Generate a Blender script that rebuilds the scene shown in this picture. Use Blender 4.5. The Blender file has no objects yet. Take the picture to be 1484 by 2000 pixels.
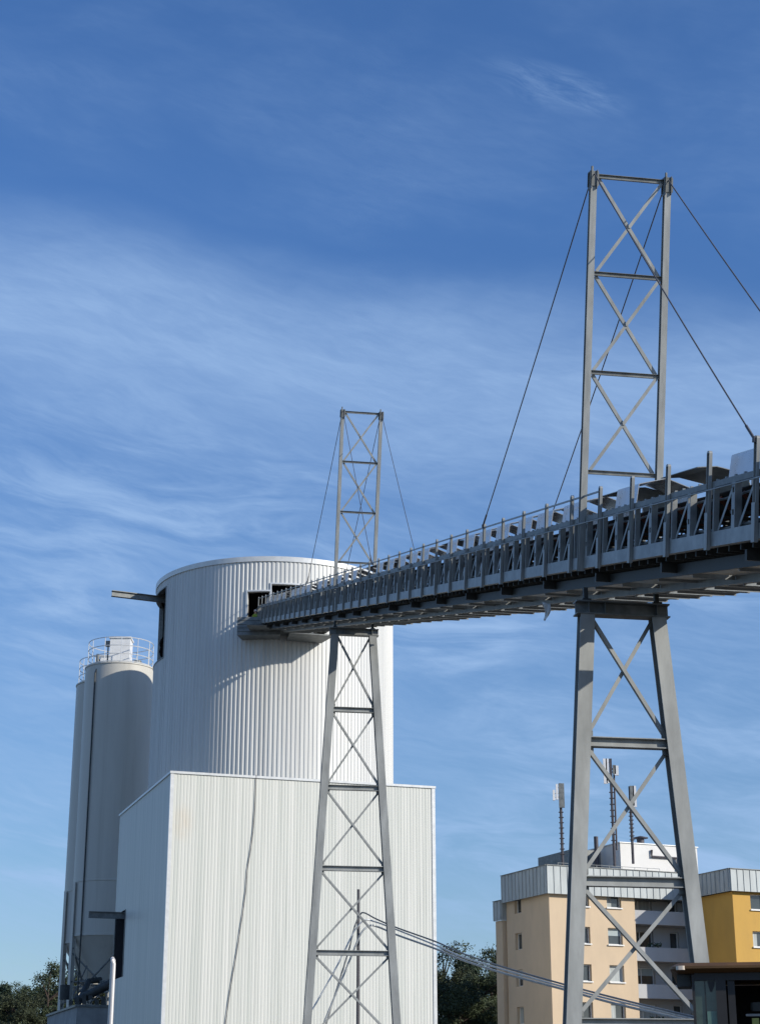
import bpy, math, random
from mathutils import Vector, Matrix
R_ = math.radians
rnd = random.Random(7)
S = bpy.context.scene
COL = S.collection

# ------------------------------------------------------------------ camera
F_, PITCH, CAMZ = 3400.0, R_(18.95), 1.6
CP, SP = math.cos(PITCH), math.sin(PITCH)
cam = bpy.data.cameras.new("camera"); camo = bpy.data.objects.new("camera", cam); COL.objects.link(camo)
cam.sensor_fit = 'VERTICAL'; cam.sensor_height = 36; cam.lens = F_ / 2000 * 36
cam.clip_start = 0.1; cam.clip_end = 6000
camo.location = (0, 0, CAMZ); camo.rotation_euler = (math.pi / 2 + PITCH, 0, 0)
S.camera = camo
EYE = Vector((0, 0, CAMZ))

def ray(px, py):
    dx, up = (px - 742) / F_, (1000 - py) / F_
    return Vector((dx, CP - up * SP, SP + up * CP))
def at(px, py, Y):                     # point seen at a photo pixel at ground distance Y
    d = ray(px, py); return EYE + d * (Y / d.y)
def on_plane(px, py, p0, n):           # point seen at a photo pixel on a plane
    d = ray(px, py); return EYE + d * ((p0 - EYE).dot(n) / d.dot(n))

# ------------------------------------------------------------------ materials
def mat(name, base, rough=0.5, metal=0.0, var=0.12, vscale=(3, 3, 3), bump=0.0, bscale=20, spec=0.5, base2=None, detail=6, emit=None):
    m = bpy.data.materials.new(name); m.use_nodes = True
    nt = m.node_tree; N = nt.nodes; L = nt.links; b = N['Principled BSDF']
    b.inputs['Roughness'].default_value = rough; b.inputs['Metallic'].default_value = metal
    b.inputs['Specular IOR Level'].default_value = spec
    tc = N.new('ShaderNodeTexCoord'); mp = N.new('ShaderNodeMapping'); mp.inputs['Scale'].default_value = vscale
    L.new(tc.outputs['Object'], mp.inputs['Vector'])
    no = N.new('ShaderNodeTexNoise'); no.inputs['Scale'].default_value = 1; no.inputs['Detail'].default_value = detail
    no.inputs['Roughness'].default_value = 0.62
    L.new(mp.outputs[0], no.inputs['Vector'])
    rp = N.new('ShaderNodeValToRGB')
    c0 = [max(0, c * (1 - var)) for c in base]; c1 = [min(1, c * (1 + var)) for c in (base2 or base)]
    rp.color_ramp.elements[0].position = 0.32; rp.color_ramp.elements[0].color = (*c0, 1)
    rp.color_ramp.elements[1].position = 0.68; rp.color_ramp.elements[1].color = (*c1, 1)
    L.new(no.outputs['Fac'], rp.inputs['Fac']); L.new(rp.outputs['Color'], b.inputs['Base Color'])
    mr = N.new('ShaderNodeMapRange'); mr.inputs['To Min'].default_value = max(0.02, rough - 0.1); mr.inputs['To Max'].default_value = min(1, rough + 0.1)
    L.new(no.outputs['Fac'], mr.inputs['Value']); L.new(mr.outputs[0], b.inputs['Roughness'])
    if bump:
        n2 = N.new('ShaderNodeTexNoise'); n2.inputs['Scale'].default_value = bscale; n2.inputs['Detail'].default_value = 4
        L.new(tc.outputs['Object'], n2.inputs['Vector'])
        bp = N.new('ShaderNodeBump'); bp.inputs['Strength'].default_value = bump; bp.inputs['Distance'].default_value = 0.05
        L.new(n2.outputs['Fac'], bp.inputs['Height']); L.new(bp.outputs[0], b.inputs['Normal'])
    return m

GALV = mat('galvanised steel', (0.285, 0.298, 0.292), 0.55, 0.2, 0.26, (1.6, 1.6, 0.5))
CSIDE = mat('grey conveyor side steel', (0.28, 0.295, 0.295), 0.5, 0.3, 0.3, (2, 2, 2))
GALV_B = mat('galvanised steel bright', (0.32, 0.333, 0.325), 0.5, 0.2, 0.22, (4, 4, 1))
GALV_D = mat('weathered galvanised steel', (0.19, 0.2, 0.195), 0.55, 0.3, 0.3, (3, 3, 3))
DARK = mat('dark painted steel', (0.045, 0.05, 0.05), 0.6, 0.1, 0.3)
CABLE = mat('steel rope', (0.11, 0.105, 0.11), 0.6, 0.4, 0.2, (20, 20, 20))
RUBBER = mat('black rubber belt', (0.025, 0.025, 0.027), 0.75, 0, 0.3)
RUST = mat('red brown roller', (0.22, 0.075, 0.045), 0.6, 0.1, 0.35, (6, 6, 6))
HOODM = mat('pale hood sheet', (0.58, 0.60, 0.63), 0.28, 0.5, 0.1, (2, 2, 2))
CLAD_W = mat('white corrugated cladding', (0.60, 0.62, 0.565), 0.45, 0.0, 0.07, (2.6, 2.6, 0.06), base2=(0.65, 0.65, 0.60))
CLAD_S = mat('silver corrugated cladding', (0.60, 0.605, 0.585), 0.5, 0.08, 0.1, (2.2, 2.2, 0.05), spec=0.25)
TRIM = mat('pale metal trim', (0.66, 0.67, 0.66), 0.4, 0.2, 0.08)
SILO = mat('cream silo paint', (0.56, 0.545, 0.49), 0.45, 0.0, 0.06, (0.8, 0.8, 0.1), spec=0.2)
SILOB = mat('white silo box', (0.74, 0.74, 0.72), 0.4, 0, 0.06)
CONC = mat('concrete', (0.30, 0.31, 0.31), 0.85, 0, 0.2, (1, 1, 1), 0.2)
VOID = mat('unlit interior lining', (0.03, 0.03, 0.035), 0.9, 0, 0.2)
PLASTER = mat('beige plaster', (0.60, 0.47, 0.325), 0.9, 0, 0.05, (0.7, 0.7, 0.35), 0.12, 25)
PLASTER_Y = mat('yellow plaster', (0.55, 0.33, 0.08), 0.9, 0, 0.06, (0.7, 0.7, 0.35), 0.12, 25)
PLASTER_G = mat('grey plaster', (0.45, 0.45, 0.45), 0.9, 0, 0.06, (0.8, 0.8, 0.4))
ROOFM = mat('zinc fascia', (0.38, 0.415, 0.42), 0.5, 0.1, 0.16, (1.5, 1.5, 0.4))
WHITE = mat('white render', (0.72, 0.71, 0.68), 0.8, 0, 0.05, (0.6, 0.6, 0.6))
FRAME = mat('white window frame', (0.72, 0.72, 0.70), 0.4, 0, 0.05)
GLASS = mat('window glass', (0.05, 0.06, 0.065), 0.06, 0, 0.3, (0.5, 0.5, 0.5), spec=0.8)
CURT = mat('curtain cloth', (0.40, 0.43, 0.42), 0.8, 0, 0.25, (9, 9, 0.4))
BLIND = mat('roller blind', (0.36, 0.42, 0.43), 0.8, 0, 0.1)
ANT = mat('antenna radome', (0.72, 0.72, 0.72), 0.4, 0, 0.08)
ANT_D = mat('antenna pole steel', (0.07, 0.065, 0.075), 0.6, 0.3, 0.25)
BARK = mat('pine bark', (0.05, 0.036, 0.028), 0.9, 0, 0.4, (3, 3, 0.6))
LEAFS = [mat('pine needles', (0.028, 0.048, 0.020), 0.75, 0, 0.5, (0.7, 0.7, 0.7), base2=(0.048, 0.066, 0.025)),
         mat('dark spruce needles', (0.025, 0.05, 0.032), 0.75, 0, 0.5, (0.7, 0.7, 0.7), base2=(0.045, 0.075, 0.04)),
         mat('autumn leaves', (0.030, 0.044, 0.019), 0.75, 0, 0.5, (0.7, 0.7, 0.7), base2=(0.05, 0.062, 0.026))]
AMBER = mat('amber cab paint', (0.125, 0.062, 0.016), 0.5, 0, 0.2, (4, 4, 4))
CABGREY = mat('dark grey cab paint', (0.02, 0.019, 0.019), 0.6, 0, 0.3, (6, 6, 2))
CABGLASS = mat('green tinted cab glass', (0.032, 0.05, 0.04), 0.12, 0, 0.4, (2.2, 2.2, 2.2), spec=0.7, base2=(0.06, 0.09, 0.073))
TYRE = mat('tyre rubber', (0.025, 0.025, 0.025), 0.85, 0, 0.3)
YEL = mat('yellow green panel', (0.40, 0.42, 0.12), 0.6, 0, 0.2)
LAMPW = mat('lamp lens', (0.55, 0.48, 0.40), 0.15, 0, 0.05)
HOSE = mat('silver grey hose', (0.36, 0.38, 0.38), 0.45, 0.2, 0.2, (6, 6, 6))
HOSE_B = mat('pale wire hose', (0.55, 0.57, 0.57), 0.4, 0.2, 0.2, (6, 6, 6))
HOSE_D = mat('dark hose', (0.16, 0.17, 0.175), 0.5, 0.2, 0.2, (6, 6, 6))
STEELP = mat('bright steel pipe', (0.55, 0.53, 0.51), 0.4, 0.15, 0.08)
RAG = mat('torn white plastic', (0.65, 0.64, 0.60), 0.6, 0, 0.1)
VEST = mat('yellow green vest', (0.30, 0.42, 0.06), 0.8, 0, 0.1)
SKIN = mat('skin', (0.45, 0.28, 0.2), 0.6, 0, 0.1)
HELM = mat('pale helmet', (0.5, 0.48, 0.5), 0.4, 0, 0.05)

def stain(m, pos, rad, col, amt, stretch=.6):     # a weathered patch at one place on a wall
    nt = m.node_tree; N = nt.nodes; L = nt.links; b = N['Principled BSDF']; src = b.inputs['Base Color'].links[0].from_socket
    tc = N.new('ShaderNodeTexCoord'); mp = N.new('ShaderNodeMapping'); mp.vector_type = 'TEXTURE'; mp.inputs['Location'].default_value = pos; mp.inputs['Scale'].default_value = (rad * stretch, rad * stretch, rad)
    L.new(tc.outputs['Object'], mp.inputs['Vector']); ln = N.new('ShaderNodeVectorMath'); ln.operation = 'LENGTH'; L.new(mp.outputs[0], ln.inputs[0])
    mr = N.new('ShaderNodeMapRange'); mr.interpolation_type = 'SMOOTHSTEP'; mr.inputs['From Min'].default_value = 1; mr.inputs['From Max'].default_value = .1; L.new(ln.outputs['Value'], mr.inputs['Value'])
    no = N.new('ShaderNodeTexNoise'); no.inputs['Scale'].default_value = 2.2; no.inputs['Detail'].default_value = 5; L.new(tc.outputs['Object'], no.inputs['Vector'])
    m1 = N.new('ShaderNodeMath'); m1.operation = 'MULTIPLY'; L.new(mr.outputs[0], m1.inputs[0]); L.new(no.outputs['Fac'], m1.inputs[1])
    m2 = N.new('ShaderNodeMath'); m2.operation = 'MULTIPLY'; L.new(m1.outputs[0], m2.inputs[0]); m2.inputs[1].default_value = amt
    mx = N.new('ShaderNodeMix'); mx.data_type = 'RGBA'; L.new(m2.outputs[0], mx.inputs[0]); L.new(src, mx.inputs[6]); mx.inputs[7].default_value = (*col, 1); L.new(mx.outputs[2], b.inputs['Base Color'])
def streaks(m, scale, amt, col):                  # rain and dust runs down a sheet wall
    nt = m.node_tree; N = nt.nodes; L = nt.links; b = N['Principled BSDF']; src = b.inputs['Base Color'].links[0].from_socket
    tc = N.new('ShaderNodeTexCoord'); mp = N.new('ShaderNodeMapping'); mp.inputs['Scale'].default_value = scale; L.new(tc.outputs['Object'], mp.inputs['Vector'])
    no = N.new('ShaderNodeTexNoise'); no.inputs['Scale'].default_value = 1; no.inputs['Detail'].default_value = 8; no.inputs['Roughness'].default_value = .7; L.new(mp.outputs[0], no.inputs['Vector'])
    mr = N.new('ShaderNodeMapRange'); mr.inputs['From Min'].default_value = .5; mr.inputs['From Max'].default_value = .75; mr.inputs['To Max'].default_value = amt; L.new(no.outputs['Fac'], mr.inputs['Value'])
    mx = N.new('ShaderNodeMix'); mx.data_type = 'RGBA'; L.new(mr.outputs[0], mx.inputs[0]); L.new(src, mx.inputs[6]); mx.inputs[7].default_value = (*col, 1); L.new(mx.outputs[2], b.inputs['Base Color'])

# ------------------------------------------------------------------ mesh builder
class MB:
    def __init__(s): s.v = []; s.f = []; s.sm = []
    def add(s, vs, fs, smooth=False):
        o = len(s.v); s.v += [Vector(v) for v in vs]
        s.f += [tuple(i + o for i in f) for f in fs]; s.sm += [smooth] * len(fs)
    def quad(s, a, b, c, d): s.add([a, b, c, d], [(0, 1, 2, 3)])
    def hexa(s, p):            # 8 corners: bottom loop then top loop
        s.add(p, [(3, 2, 1, 0), (4, 5, 6, 7), (0, 1, 5, 4), (1, 2, 6, 5), (2, 3, 7, 6), (3, 0, 4, 7)])
    def box(s, c, d, M=None):
        c = Vector(c); x, y, z = d[0] / 2, d[1] / 2, d[2] / 2
        p = [Vector(q) for q in ((-x, -y, -z), (x, -y, -z), (x, y, -z), (-x, y, -z), (-x, -y, z), (x, -y, z), (x, y, z), (-x, y, z))]
        if M is not None: p = [M @ q for q in p]
        s.hexa([c + q for q in p])
    def span(s, a, b):         # axis box from corner to corner
        s.box([(a[i] + b[i]) / 2 for i in range(3)], [abs(b[i] - a[i]) for i in range(3)])
    def obox(s, o, ax, ay, az):  # box from a corner along three vectors
        o = Vector(o); ax, ay, az = Vector(ax), Vector(ay), Vector(az)
        s.hexa([o, o + ax, o + ax + ay, o + ay, o + az, o + ax + az, o + ax + ay + az, o + ay + az])
    def bar(s, p0, p1, w, h, side):   # rectangular bar; w measured along the direction nearest to side
        p0, p1, side = Vector(p0), Vector(p1), Vector(side)
        t = (p1 - p0).normalized(); a = (side - t * side.dot(t)).normalized(); b = t.cross(a)
        a = a * w / 2; b = b * h / 2
        s.hexa([p0 - a - b, p0 + a - b, p0 + a + b, p0 - a + b, p1 - a - b, p1 + a - b, p1 + a + b, p1 - a + b])
    def hbeam(s, p0, p1, w, h, side, tf=0.03, tw=0.02):   # flanges spread along side, h apart across
        p0, p1, side = Vector(p0), Vector(p1), Vector(side)
        t = (p1 - p0).normalized(); a = (side - t * side.dot(t)).normalized(); b = t.cross(a)
        for k in (-1, 1):
            o = b * k * (h / 2 - tf / 2); s.bar(p0 + o, p1 + o, w, tf, side)
        s.bar(p0, p1, tw, h - 2 * tf, side)
    def tube(s, pts, r, n=8, caps=True):
        pts = [Vector(p) for p in pts]; rings = []
        ref = Vector((0.3, 0.2, 0.93))
        for i, p in enumerate(pts):
            t = (pts[min(i + 1, len(pts) - 1)] - pts[max(i - 1, 0)]).normalized()
            a = (ref - t * ref.dot(t))
            if a.length < 1e-3: a = Vector((1, 0, 0)) - t * t.x
            a.normalize(); b = t.cross(a); rr = r[i] if isinstance(r, (list, tuple)) else r
            rings.append([p + (a * math.cos(2 * math.pi * k / n) + b * math.sin(2 * math.pi * k / n)) * rr for k in range(n)])
        vs = [q for g in rings for q in g]; fs = []
        for i in range(len(pts) - 1):
            for k in range(n):
                k2 = (k + 1) % n; fs.append((i * n + k, i * n + k2, (i + 1) * n + k2, (i + 1) * n + k))
        s.add(vs, fs, True)
        if caps: s.add(rings[0], [tuple(range(n))[::-1]]); s.add(rings[-1], [tuple(range(n))])
    def lathe(s, c, prof, n=48, smooth=True, closed=False):
        c = Vector(c); vs = []; fs = []
        for r, z in prof:
            for k in range(n):
                a = 2 * math.pi * k / n; vs.append(c + Vector((r * math.cos(a), r * math.sin(a), z)))
        m = len(prof)
        for i in range(m - 1):
            for k in range(n):
                k2 = (k + 1) % n; fs.append((i * n + k, i * n + k2, (i + 1) * n + k2, (i + 1) * n + k))
        s.add(vs, fs, smooth)
    def mesh(s, name, m, org=None):
        me = bpy.data.meshes.new(name)
        o = org or Vector((0, 0, 0))
        me.from_pydata([v - o for v in s.v], [], s.f); me.materials.append(m)
        me.polygons.foreach_set('use_smooth', s.sm)
        if any(s.sm): me.set_sharp_from_angle(angle=R_(40))
        me.update(); return me
    def build(s, name, m, parent=None, local=False):
        org = None
        if parent is not None and not local:
            org = Vector((0, 0, 0)); q = parent
            while q is not None: org += q.location; q = q.parent
        ob = bpy.data.objects.new(name, s.mesh(name, m, org)); COL.objects.link(ob)
        if parent is not None:
            ob.parent = parent
        return ob

def empty(name, loc=(0, 0, 0), M=None):
    o = bpy.data.objects.new(name, None); COL.objects.link(o); o.empty_display_size = 0.5
    if M is not None: o.matrix_world = M
    else: o.location = loc; o.matrix_world = Matrix.Translation(Vector(loc))
    return o
def tag(o, label, cat, group=None, kind=None):
    if label: o['label'] = label
    if cat: o['category'] = cat
    if group: o['group'] = group
    if kind: o['kind'] = kind
    return o
def place(name, me, parent, loc=(0, 0, 0)):
    o = bpy.data.objects.new(name, me); COL.objects.link(o); o.parent = parent; o.location = loc; return o

# ------------------------------------------------------------------ ground
g = MB(); g.quad((-2500, -300, 0), (2500, -300, 0), (2500, 4000, 0), (-2500, 4000, 0))
GROUND = mat('yard gravel', (0.065, 0.06, 0.052), 0.95, 0, 0.25, (0.4, 0.4, 0.4), 0.3, 6)
tag(g.build('ground', GROUND), 'pale gravel industrial yard under the conveyor', None, kind='structure')

# ------------------------------------------------------------------ conveyor frame
d0 = ray(170, 1275).normalized()
az = math.atan2(-d0.x, d0.y); el = math.asin(d0.z)
FWD = Vector((-math.sin(az) * math.cos(el), math.cos(az) * math.cos(el), math.sin(el)))
LAT = Vector((math.cos(az), math.sin(az), 0))
NRM = LAT.cross(FWD)
r0 = ray(1384, 1068.4); ORG = EYE + r0 * 31.8
def frame(s):
    p = ORG + FWD * s
    return Matrix(((FWD.x, -LAT.x, NRM.x, p.x), (FWD.y, -LAT.y, NRM.y, p.y), (FWD.z, -LAT.z, NRM.z, p.z), (0, 0, 0, 1)))
def lc(s, l, h): return Vector((s, -l, h))     # along, to the right, up: in the conveyor's own frame
def wp(s, l, h): return ORG + FWD * s + LAT * l + NRM * h
BAY, N0, N1 = 2.30, -7, 37
W = 1.70; HP = 1.75
conv = empty('conveyor_bridge', M=frame(0))
tag(conv, 'long inclined galvanised belt conveyor bridge running up to the silver round tower', 'conveyor')
S0, S1 = N0 * BAY, N1 * BAY + 0.5

def sbox(mb, s0, s1, l0, l1, h0, h1): mb.span(lc(s0, l0, h0), lc(s1, l1, h1))

for side in (0, 1):
    o = 0.0 if side == 0 else W
    sg = 1 if side == 0 else -1
    mb = MB(); sbox(mb, S0, S1, o, o + sg * 0.05, 0.0, 0.27); sbox(mb, S0, S1, o + sg * .05, o + sg * 0.16, 0.0, 0.02); sbox(mb, S0, S1, o + sg * .05, o + sg * 0.12, 0.25, 0.27)
    mb.build('bottom_chord', CSIDE, conv, True)
    mb = MB(); sbox(mb, S0, S1, o, o + sg * 0.10, 1.08, 1.19)
    mb.build('top_chord', GALV_D, conv, True)
    mb = MB(); mb.tube([lc(S0, o - sg * 0.11, 1.02), lc(S1, o - sg * 0.11, 1.02)], 0.015, 6)
    mb.build('handrail', CSIDE, conv, True)
    mb = MB(); sbox(mb, S0 if side else 3 * BAY, S1, o - sg * .045, o - sg * .02, 1.64, 1.68)
    mb.build('top_rail', GALV_B, conv, True)

# tall posts: channel section, rounded head
pm = MB()
for (l0, l1, s0, s1, h0, h1) in ((-.065, -.005, -.07, -.055, -.06, 1.72), (-.065, -.005, .055, .07, -.06, 1.72), (-.02, -.005, -.055, .055, -.06, 1.72),
                                 (-.08, -.066, -.075, .075, -.06, .62)):
    sbox(pm, s0, s1, l0, l1, h0, h1)
n = 8; top = []
for k in range(n + 1):
    a = math.pi * k / n; top.append((0.07 * math.cos(a), 1.72 + 0.05 * math.sin(a)))
vs = [lc(s, -.065, h) for s, h in top] + [lc(s, -.005, h) for s, h in top]
pm.add(vs, [tuple(range(n + 1)), tuple(range(2 * n + 1, n, -1))] + [(k, n + 1 + k, n + 2 + k, k + 1) for k in range(n)])
post_l = pm.mesh('post', GALV_B)
pr = MB(); pr.v = [Vector((v.x, -W - (v.y), v.z)) for v in pm.v]; pr.f = [f[::-1] for f in pm.f]; pr.sm = pm.sm[:]
post_r = pr.mesh('post', GALV_B)
# truss panel of one bay
def truss_panel(o, sg):
    t = MB()
    def b(s0, s1, l0, l1, h0, h1): sbox(t, s0, s1, o + sg * l0, o + sg * l1, h0, h1)
    c = BAY * .5
    for x in (c - .08, c + .04): b(x, x + .04, .0, .012, .27, 1.08)
    for k in range(5): b(.25 + k * .45, .30 + k * .45, .03, .08, 1.19, 1.23)
    hs = (.27, .50, .60, .90, 1.0, 1.08)
    for k in (0, 2, 4): b(c - .04, c + .04, .0, .012, hs[k], hs[k + 1])
    b(c - .08, c - .068, .012, .13, .27, 1.08); b(c + .068, c + .08, .012, .13, .27, 1.08)
    b(.15, .21, .0, .012, .27, 1.08); b(.208, .22, .012, .10, .27, 1.08)
    b(BAY - .20, BAY - .13, .0, .012, .27, 1.08); b(BAY - .20, BAY - .19, .012, .10, .27, 1.08)
    for s0, s1 in ((c - .12, .26), (BAY - .24, c + .14)):
        t.bar(lc(s0, o + sg * .07, .28), lc(s1, o + sg * .07, 1.07), .07, .012, Vector((1, 0, 0)))
    return t
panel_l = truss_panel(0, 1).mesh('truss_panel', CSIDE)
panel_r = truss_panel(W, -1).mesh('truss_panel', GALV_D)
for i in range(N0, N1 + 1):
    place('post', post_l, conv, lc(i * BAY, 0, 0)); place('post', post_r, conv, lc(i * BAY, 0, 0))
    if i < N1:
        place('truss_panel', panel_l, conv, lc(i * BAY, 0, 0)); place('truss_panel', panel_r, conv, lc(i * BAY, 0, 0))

# belt, return belt, idlers, hoods
def trough(h, w, d):
    return [(W / 2 - w, h + d), (W / 2 - w * .45, h), (W / 2 + w * .45, h), (W / 2 + w, h + d)]
def strip(prof, th, s0, s1, m, name, par=None):
    mb = MB()
    for (a, b) in zip(prof[:-1], prof[1:]):
        p = [lc(s0, a[0], a[1]), lc(s1, a[0], a[1]), lc(s1, b[0], b[1]), lc(s0, b[0], b[1])]
        mb.hexa(p + [q + Vector((0, 0, th)) for q in p])
    return mb
strip(trough(.78, .56, .24), .02, S0, S1, RUBBER, '').build('carrying_belt', RUBBER, conv, True)
strip([(W / 2 - .5, .36), (W / 2 + .5, .36)], .02, S0, S1, RUBBER, '').build('return_belt', RUBBER, conv, True)
im = MB(); pf = trough(.70, .56, .24)
for a, b in zip(pf[:-1], pf[1:]): im.tube([lc(0, a[0], a[1]), lc(0, b[0], b[1])], .055, 8)
im.tube([lc(.3, .3, .30), lc(.3, W - .3, .30)], .05, 8)
idler = im.mesh('idler', RUST)
fm = MB()
sbox(fm, -.04, .04, .10, W - .10, .56, .62)
for l in (.28, W - .28): sbox(fm, -.04, .04, l - .03, l + .03, .02, .92)
idframe = fm.mesh('idler_frame', DARK)
for i in range(N0 * 2 + 1, N1 * 2, 1):
    if i % 2 == 0 or i < 12:
        place('idler', idler, conv, lc(i * BAY / 2 + .3, 0, 0))
        place('idler_frame', idframe, conv, lc(i * BAY / 2 + .36, 0, 0))
mb = MB(); sbox(mb, S0, S1, W - .19, W - .17, .06, .70); sbox(mb, S0, S1, W - .19, W - .17, .80, 1.02)
mb.build('side_sheet', DARK, conv, True)
mb = MB(); sbox(mb, S0, S1, .07, W - .07, .03, .045)
for k in range(int((S1 - S0) / .575)):
    s = S0 + k * .575; sbox(mb, s, s + .05, .17, W - .17, -.10, .028)
mb.build('floor_pan', DARK, conv, True)
mb = MB(); sbox(mb, 0, .10, .22, W - .1, -.30, -.105); cg = mb.mesh('cross_girder', DARK)
for k in range(int((S1 - S0) / 4.6) + 1): place('cross_girder', cg, conv, lc(S0 + 1.0 + k * 4.6, 0, 0))
mb = MB(); sbox(mb, 0, 4.36, .63, 1.50, -.345, -.33); sbox(mb, 0, .02, .63, 1.50, -.42, -.345); sbox(mb, 2.1, 2.14, .63, 1.50, -.40, -.345); cp = mb.mesh('catch_pan', GALV_B)
for k in range(int((S1 - S0) / 4.6)): place('catch_pan', cp, conv, lc(S0 + .3 + k * 4.6, 0, 0))
# pipes and cables lying inside the truss
mb = MB()
for (l, h) in ((.14, .33), (.2, .9)):
    mb.tube([lc(S0 + k * 1.0, l + .02 * math.sin(k * 1.7), h + .025 * math.sin(k * 2.3)) for k in range(int(S1 - S0))], .025, 5)
mb.build('cable_run', GALV_D, conv, True)

def hood(kind):
    l0, l1, s0, s1 = .20, W - .20, .40, 1.90
    if kind == 0: prof = [(l0, 1.21), (l0 + .05, 1.65), (W / 2, 1.80), (l1 - .04, 1.60), (l1, 1.24)]
    elif kind == 1: prof = [(l0 + .25, 1.70), (W / 2, 1.74), (l1 - .12, 1.64), (l1, 1.52), (l1 + .1, 1.24)]; s0, s1 = -.3, 1.9
    else: prof = [(l0, 1.22), (l0, 1.55), (l0 + .08, 1.66), (W / 2 - .2, 1.72)]
    mb = MB(); th = .015
    for (a, b) in zip(prof[:-1], prof[1:]):
        t = (Vector((b[0] - a[0], b[1] - a[1]))).normalized(); nn = Vector((-t.y, t.x)) * th
        p = [lc(s0, *a), lc(s1, *a), lc(s1, *b), lc(s0, *b)]
        q = [v + Vector((0, -nn.x, nn.y)) for v in p]
        mb.hexa(p + q)
    if kind != 1:
        for s in (s0 + .3, s1 - .3): mb.span(lc(s, l0 - .02, 1.18), lc(s + .05, l0 + .04, 1.26))
    return mb.mesh('hood_cover', HOODM if kind != 1 else GALV)
hoods = [hood(k) for k in range(3)]
for i in range(N0, N1 - 1):
    if i in (0, -4): continue
    ds = 0 if i < 3 else rnd.uniform(-.3, .15)
    place('hood_cover', hoods[1 if i in (1, 3, 11, 17, 18, 25, 30) else 0], conv, lc(i * BAY + ds, 0, 0))

# walkway on the right: level treads stepping up, on two stringers
M_t = Matrix.Rotation(R_(2.5), 3, 'Y')
def tread_mesh(w0, w1):
    t = MB(); c = lc(0, (w0 + w1) / 2, 0); wd = w1 - w0
    def pc(x, z, dx, dz, wdd=wd): t.box(c + M_t @ Vector((x, 0, z)), (dx, wdd, dz), M_t)
    pc(0, 0, 1.62, .02); pc(-.80, -.06, .02, .10); pc(.80, -.03, .02, .05); pc(0, -.035, .05, .05)
    return t.mesh('walkway_plate', GALV_B)
tread = tread_mesh(1.60, 2.95); tread_l = tread_mesh(1.60, 3.15)
nt_ = 0
for k in range(int((S1 - S0) / 2.3)):
    place('walkway_plate', tread_l if k % 5 == 2 else tread, conv, lc(S0 + .9 + k * 2.3, 0, -.46))
mb = MB(); sbox(mb, S0, S1, 1.52, 1.58, -.50, -.28); sbox(mb, S0, S1, 1.58, 1.68, -.50, -.48)
mb.build('stringer', GALV, conv, True)
mb = MB(); sbox(mb, S0, S1, .55, .61, -.36, -.12); mb.build('stringer', DARK, conv, True)

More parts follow.
